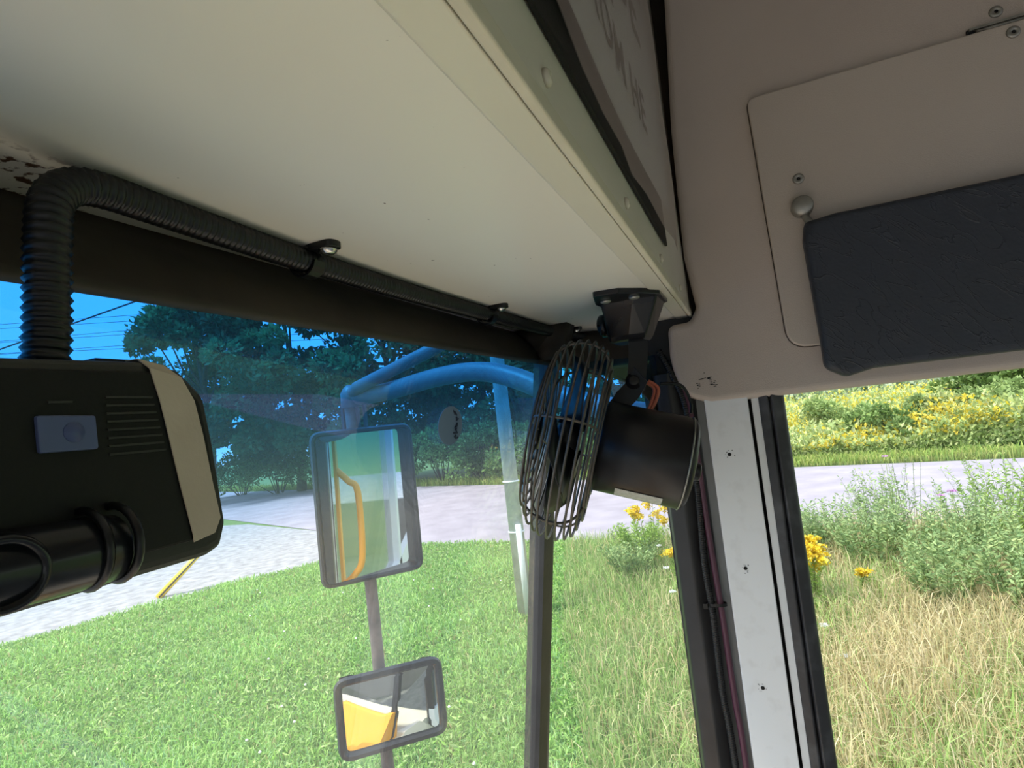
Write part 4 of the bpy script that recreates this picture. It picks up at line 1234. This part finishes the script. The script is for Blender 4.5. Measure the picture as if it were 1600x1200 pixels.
# trees beyond the road
def clump_leaves(centres, radii, per, size, cols, squash=0.8):
    P = []; D = []
    for (c, r) in zip(centres, radii):
        d = rng.normal(size=(per, 3)); d /= np.linalg.norm(d, axis=1, keepdims=True)
        rr_ = r * rng.uniform(0.35, 1.0, per) ** 0.6
        q = np.array(c) + d * rr_[:, None] * np.array([1, 1, squash]); P.append(q); D.append(d + rng.normal(size=(per, 3)) * 0.7)
    P = np.concatenate(P); D = np.concatenate(D); n = len(P)
    L = rng.uniform(0.7, 1.3, n) * size
    cc = np.repeat(shades(len(centres), cols, 0.2), per, 0) * rng.uniform(0.8, 1.25, (n, 1))
    return cards(P, D, L, L * 0.6, cc)
DARKT = [(0.09, 0.16, 0.06), (0.12, 0.20, 0.07), (0.075, 0.13, 0.055), (0.15, 0.23, 0.08)]
def tree(x, y, h, r, z0, label, n_cl=80, per=230, size=0.33, cols=DARKT, group=None):
    t = thing('tree', label, 'tree', (x, y, 0), group)
    b = MB(); b.tube(smooth_path([(x, y, 0), (x + 0.2, y - 0.1, h * 0.35), (x - 0.1, y + 0.2, h * 0.8)], 5), [0.28 - 0.02 * i for i in range(11)], 8)
    tr_ = build('trunk', b, M['bark'], t)
    cs = []; rs = []
    for k in range(n_cl):
        a = random.uniform(0, 6.283); zz = random.uniform(0, 1); rad = r * math.sqrt(max(0.05, 1 - (2 * zz - 0.85) ** 2 * 0.8)) * math.sqrt(random.uniform(0.15, 1))
        c = (x + rad * math.cos(a), y + rad * math.sin(a), z0 + (h - z0) * zz)
        cs.append(c); rs.append(random.uniform(0.5, 1.15))
        if k % 5 == 0:
            b = MB(); b.tube([(x, y, h * 0.3 + 0.4 * (c[2] - z0)), ((x + c[0]) / 2, (y + c[1]) / 2, c[2] * 0.6 + h * 0.12), c], [0.10, 0.06, 0.02], 5)
            build('branch', b, M['bark'], tr_)
    V, T, C = clump_leaves(cs, rs, per, size, cols)
    f = tri_mesh('foliage', V, T, C, M['leaf'], t); f['kind'] = 'stuff'
tree(23.5, 27.5, 11.0, 4.6, 3.0, 'dark tree nearest the overhead lines with loose leafy edge')
tree(26.5, 24.0, 12.5, 5.0, 2.2, 'tall dark tree behind the flat side mirror', 90)
tree(28.5, 19.0, 12.5, 5.0, 1.8, 'dense dark tree behind the mirror arms', 95)
tree(29.0, 13.5, 12.0, 5.0, 1.4, 'dark tree beside the pale utility pole, between mirror and fan', 95)
tree(29.5, 8.0, 11.5, 4.8, 1.2, 'dark tree mostly hidden behind the fan', 80)
tree(34.5, -11.6, 4.6, 3.0, 0.4, 'green leafy tree across the road above the visor end', 60, 130, 0.26, [(0.16, 0.25, 0.06), (0.22, 0.32, 0.09), (0.12, 0.20, 0.05)])

def shrub(x, y, h, r, label, cols, group=None, n_cl=26, per=130, size=0.17):
    t = thing('shrub', label, 'shrub', (x, y, 0), group)
    cs = []; rs = []
    b = MB()
    for k in range(n_cl):
        a = random.uniform(0, 6.283); zz = random.random(); rad = r * math.sqrt(random.random()) * (1 - 0.4 * zz)
        c = (x + rad * math.cos(a), y + rad * math.sin(a), 0.25 * h + 0.7 * h * zz); cs.append(c); rs.append(h * random.uniform(0.14, 0.26))
        if k % 3 == 0: b.tube([(x + 0.2 * rad * math.cos(a), y + 0.2 * rad * math.sin(a), 0), c], [0.03, 0.01], 5, cap=False)
    build('stems', b, M['bark'], t)['kind'] = 'stuff'
    V, T, C = clump_leaves(cs, rs, per, size, cols)
    f = tri_mesh('foliage', V, T, C, M['leaf'], t); f['kind'] = 'stuff'
MIDG = [(0.13, 0.22, 0.06), (0.17, 0.27, 0.07), (0.10, 0.18, 0.05)]
BRI = [(0.33, 0.43, 0.15), (0.40, 0.49, 0.18), (0.27, 0.37, 0.13), (0.46, 0.51, 0.22)]
hedge_n = 0
for (x, y, h) in [(27.0, 29.0, 2.6), (26.3, 25.5, 2.9), (26.2, 22.5, 2.7), (25.8, 19.5, 2.9), (24.9, 16.5, 2.6), (24.6, 13.8, 2.8), (24.3, 11.5, 2.4), (24.0, 9.0, 2.2), (23.9, 6.4, 2.0)]:
    nth = ['first', 'second', 'third', 'fourth', 'fifth', 'sixth', 'seventh', 'eighth', 'last'][hedge_n]; hedge_n += 1
    shrub(x, y, h, 1.9, nth + ' green hedge shrub under the dark trees, counted from the dash camera', MIDG, 'hedge shrubs under the trees')
for i, (x, y, h, r, lab) in enumerate([(24.4, -4.3, 1.6, 1.5, 'dark leafy shrub at the middle of the goldenrod field edge'), (25.2, -6.4, 1.7, 1.5, 'green shrub in the goldenrod, between dark shrub and tree'),
                                   (26.0, -8.3, 1.9, 1.5, 'bright shrub under the green tree across the road'), (27.5, -3.0, 1.9, 1.4, 'pale bushy shrub rising behind the yellow goldenrod'), (24.5, -9.4, 1.5, 1.4, 'leafy shrub at the road edge by the frame side')]):
    shrub(x, y, h, r, lab, BRI if i else [(0.15, 0.24, 0.07), (0.20, 0.30, 0.09), (0.26, 0.36, 0.13)])

# goldenrod field beyond the road
n = 90000
u = rng.uniform(0, 1, n)
X = 22.6 + 42 * u ** 2.2; Y = -0.05 * X + (rng.uniform(-0.42, 0.20, n)) * X
k = X > np.interp(Y, [-14, -6.4, -1, 9.6, 20], [19.2, 21.0, 22.4, 23.7, 27.5])
X, Y = X[k], Y[k]; n = len(X)
edge_ = np.interp(Y, [-14, -6.4, -1, 9.6, 20], [19.2, 21.0, 22.4, 23.7, 27.5])
hgt = 0.9 + 0.5 * np.sin(X * 0.55 + 1.3 * np.sin(Y * 0.6)) * np.sin(Y * 0.5 + X * 0.2) + 0.02 * (X - 22)
hgt = hgt * np.clip(0.35 + (X - edge_) / 3.2, 0.35, 1.0) * (0.75 + 0.5 * np.abs(np.sin(X * 3.1 + Y * 2.3) * np.sin(Y * 4.1 - X * 1.7)))
Z = hgt * rng.uniform(0.0, 1, n) ** 0.7
L = rng.uniform(0.10, 0.24, n) * (1 + 0.015 * (X - 22))
Cc = shades(n, [(0.44, 0.52, 0.19), (0.50, 0.58, 0.24), (0.38, 0.48, 0.19), (0.56, 0.60, 0.30)], 0.15)
pt = np.sin(X * 0.9 + 2 * np.sin(Y * 0.35)) * np.sin(Y * 0.8 + X * 0.5)
yl = (Z > 0.62 * hgt) & (rng.uniform(0, 1, n) < np.clip(0.38 + 0.75 * pt, 0.10, 0.95))
Cc[yl] = shades(int(yl.sum()), [(0.75, 0.58, 0.05), (0.80, 0.65, 0.12), (0.70, 0.60, 0.10)], 0.12)
D = rng.normal(size=(n, 3)); D[:, 2] = np.abs(D[:, 2]) + 0.2
V, T, C = cards(np.stack([X, Y, Z], 1), D, L, L * 0.5, Cc)
gf = tri_mesh('goldenrod_field', V, T, C, M['leaf']); gf['kind'] = 'stuff'
tag(gf, 'wild field of yellow goldenrod and green weeds across the road', 'field plants')
# hazy far woodland line behind the field
n = 26000
X = rng.uniform(95, 118, n); Y = rng.uniform(-75, 60, n)
Z = (3.4 + 1.6 * np.sin(Y * 0.23) * np.sin(Y * 0.07 + 1)) * rng.uniform(0, 1, n)
D = rng.normal(size=(n, 3)); L = rng.uniform(0.8, 1.6, n)
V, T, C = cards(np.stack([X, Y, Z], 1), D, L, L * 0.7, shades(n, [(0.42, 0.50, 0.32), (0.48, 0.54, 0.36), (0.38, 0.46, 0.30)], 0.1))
fw_ = tri_mesh('far_woodland', V, T, C, M['leaf']); fw_['kind'] = 'stuff'
tag(fw_, 'pale hazy line of distant woodland behind the field', 'trees')

# ------------------------------------------------------------------ utility pole, lines, fence, guy guard
up_ = thing('utility_pole', 'tall pale weathered utility pole standing in the lawn beside the fan', 'pole', (6.953, 2.939, 0))
b = MB(); b.tube([(6.953, 2.939, -0.1), (6.953, 2.939, 4.5), (6.953, 2.939, 8.5)], [0.095, 0.088, 0.08], 16)
build('pole_shaft', b, M['wood_pole'], up_)
b = MB(); b.tube([(6.86, 2.870, 0.0), (6.86, 2.870, 1.15)], 0.038, 10)
build('conduit_pipe', b, M['pole_pipe'], up_)
for z in (1.05, 1.68):
    b = MB(); b.tube([(6.953 + 0.097 * math.cos(a), 2.939 + 0.097 * math.sin(a), z) for a in [2 * math.pi * i / 20 for i in range(20)]], 0.012, 6, closed=True)
    build('band', b, M['pole_pipe'], up_)
def line(a, c, r, label, ext=(1.6, 1.6)):
    A = Vector(a); B = Vector(c); d = B - A
    b = MB(); q = [A - d * ext[0] + d * (1 + ext[0] + ext[1]) * i / 12 for i in range(13)]
    b.tube(q, r, 6)
    o = build('overhead_line', b, M['cable_black'])
    tag(o, label, 'cable')
line((13.178, 25.582, 7.336), (15.116, 20.493, 8.590), 0.030, 'thick dark overhead cable crossing the others diagonally', (1.2, 2.5))
lv = [((28.75, 47.53, 14.17), (31.86, 39.79, 13.81)), ((28.75, 47.58, 13.79), (31.87, 39.86, 13.33)), ((28.77, 47.69, 12.96), (31.79, 40.16, 12.72)),
      ((28.78, 47.71, 12.77), (31.89, 39.98, 12.36)), ((28.79, 47.82, 11.94), (31.90, 40.09, 11.53)), ((28.80, 47.84, 11.80), (31.91, 40.13, 11.24))]
for (a, c), lab in zip(lv, ['uppermost of the thin overhead lines', 'second thin overhead line from the top', 'thin overhead line that carries the red marker ball', 'thin overhead line just under the marker ball line',
                            'second thin overhead line from the bottom', 'lowest of the thin overhead lines']):
    line(a, c, 0.018, lab)
b = MB(); b.lathe((31.70, 40.39, 12.50), (0, 0, 1), [(0, 0.05), (0.06, 0.17), (0.22, 0.24), (0.38, 0.17), (0.44, 0.05)], 16)
tag(build('marker_ball', b, M['red_ball']), 'small red and white marker ball on an overhead line', 'ball')
gg = thing('guy_guard', 'yellow plastic guy wire guard leaning at the lawn edge under the camera', 'guard', (7.55, 10.35, 0))
b = MB(); b.tube([(7.55, 10.35, 0), (7.9, 10.14, 0.36), (8.22, 9.95, 0.70)], [0.06, 0.055, 0.05], 10)
build('guard_sleeve', b, M['sign_yellow'], gg)
b = MB(); b.tube([(7.53, 10.29, 0.02), (8.20, 9.90, 0.70)], 0.014, 5)
build('wire', b, M['cable_black'], gg)
fe = thing('wooden_fence', 'small dark rail fence in the gap under the tree beside the camera', 'fence', (26.0, 33.5, 0))
for k in range(4):
    x = 27.0 - k * 1.1; y = 32.2 + k * 1.7
    b = MB(); b.box(x - 0.07, x + 0.07, y - 0.07, y + 0.07, 0, 2.5)
    build('fence_post', b, M['bark'], fe)
for z in (1.3, 2.1):
    b = MB(); b.tube([(27.0, 32.2, z), (23.7, 37.3, z)], 0.06, 6)
    build('fence_rail', b, M['bark'], fe)
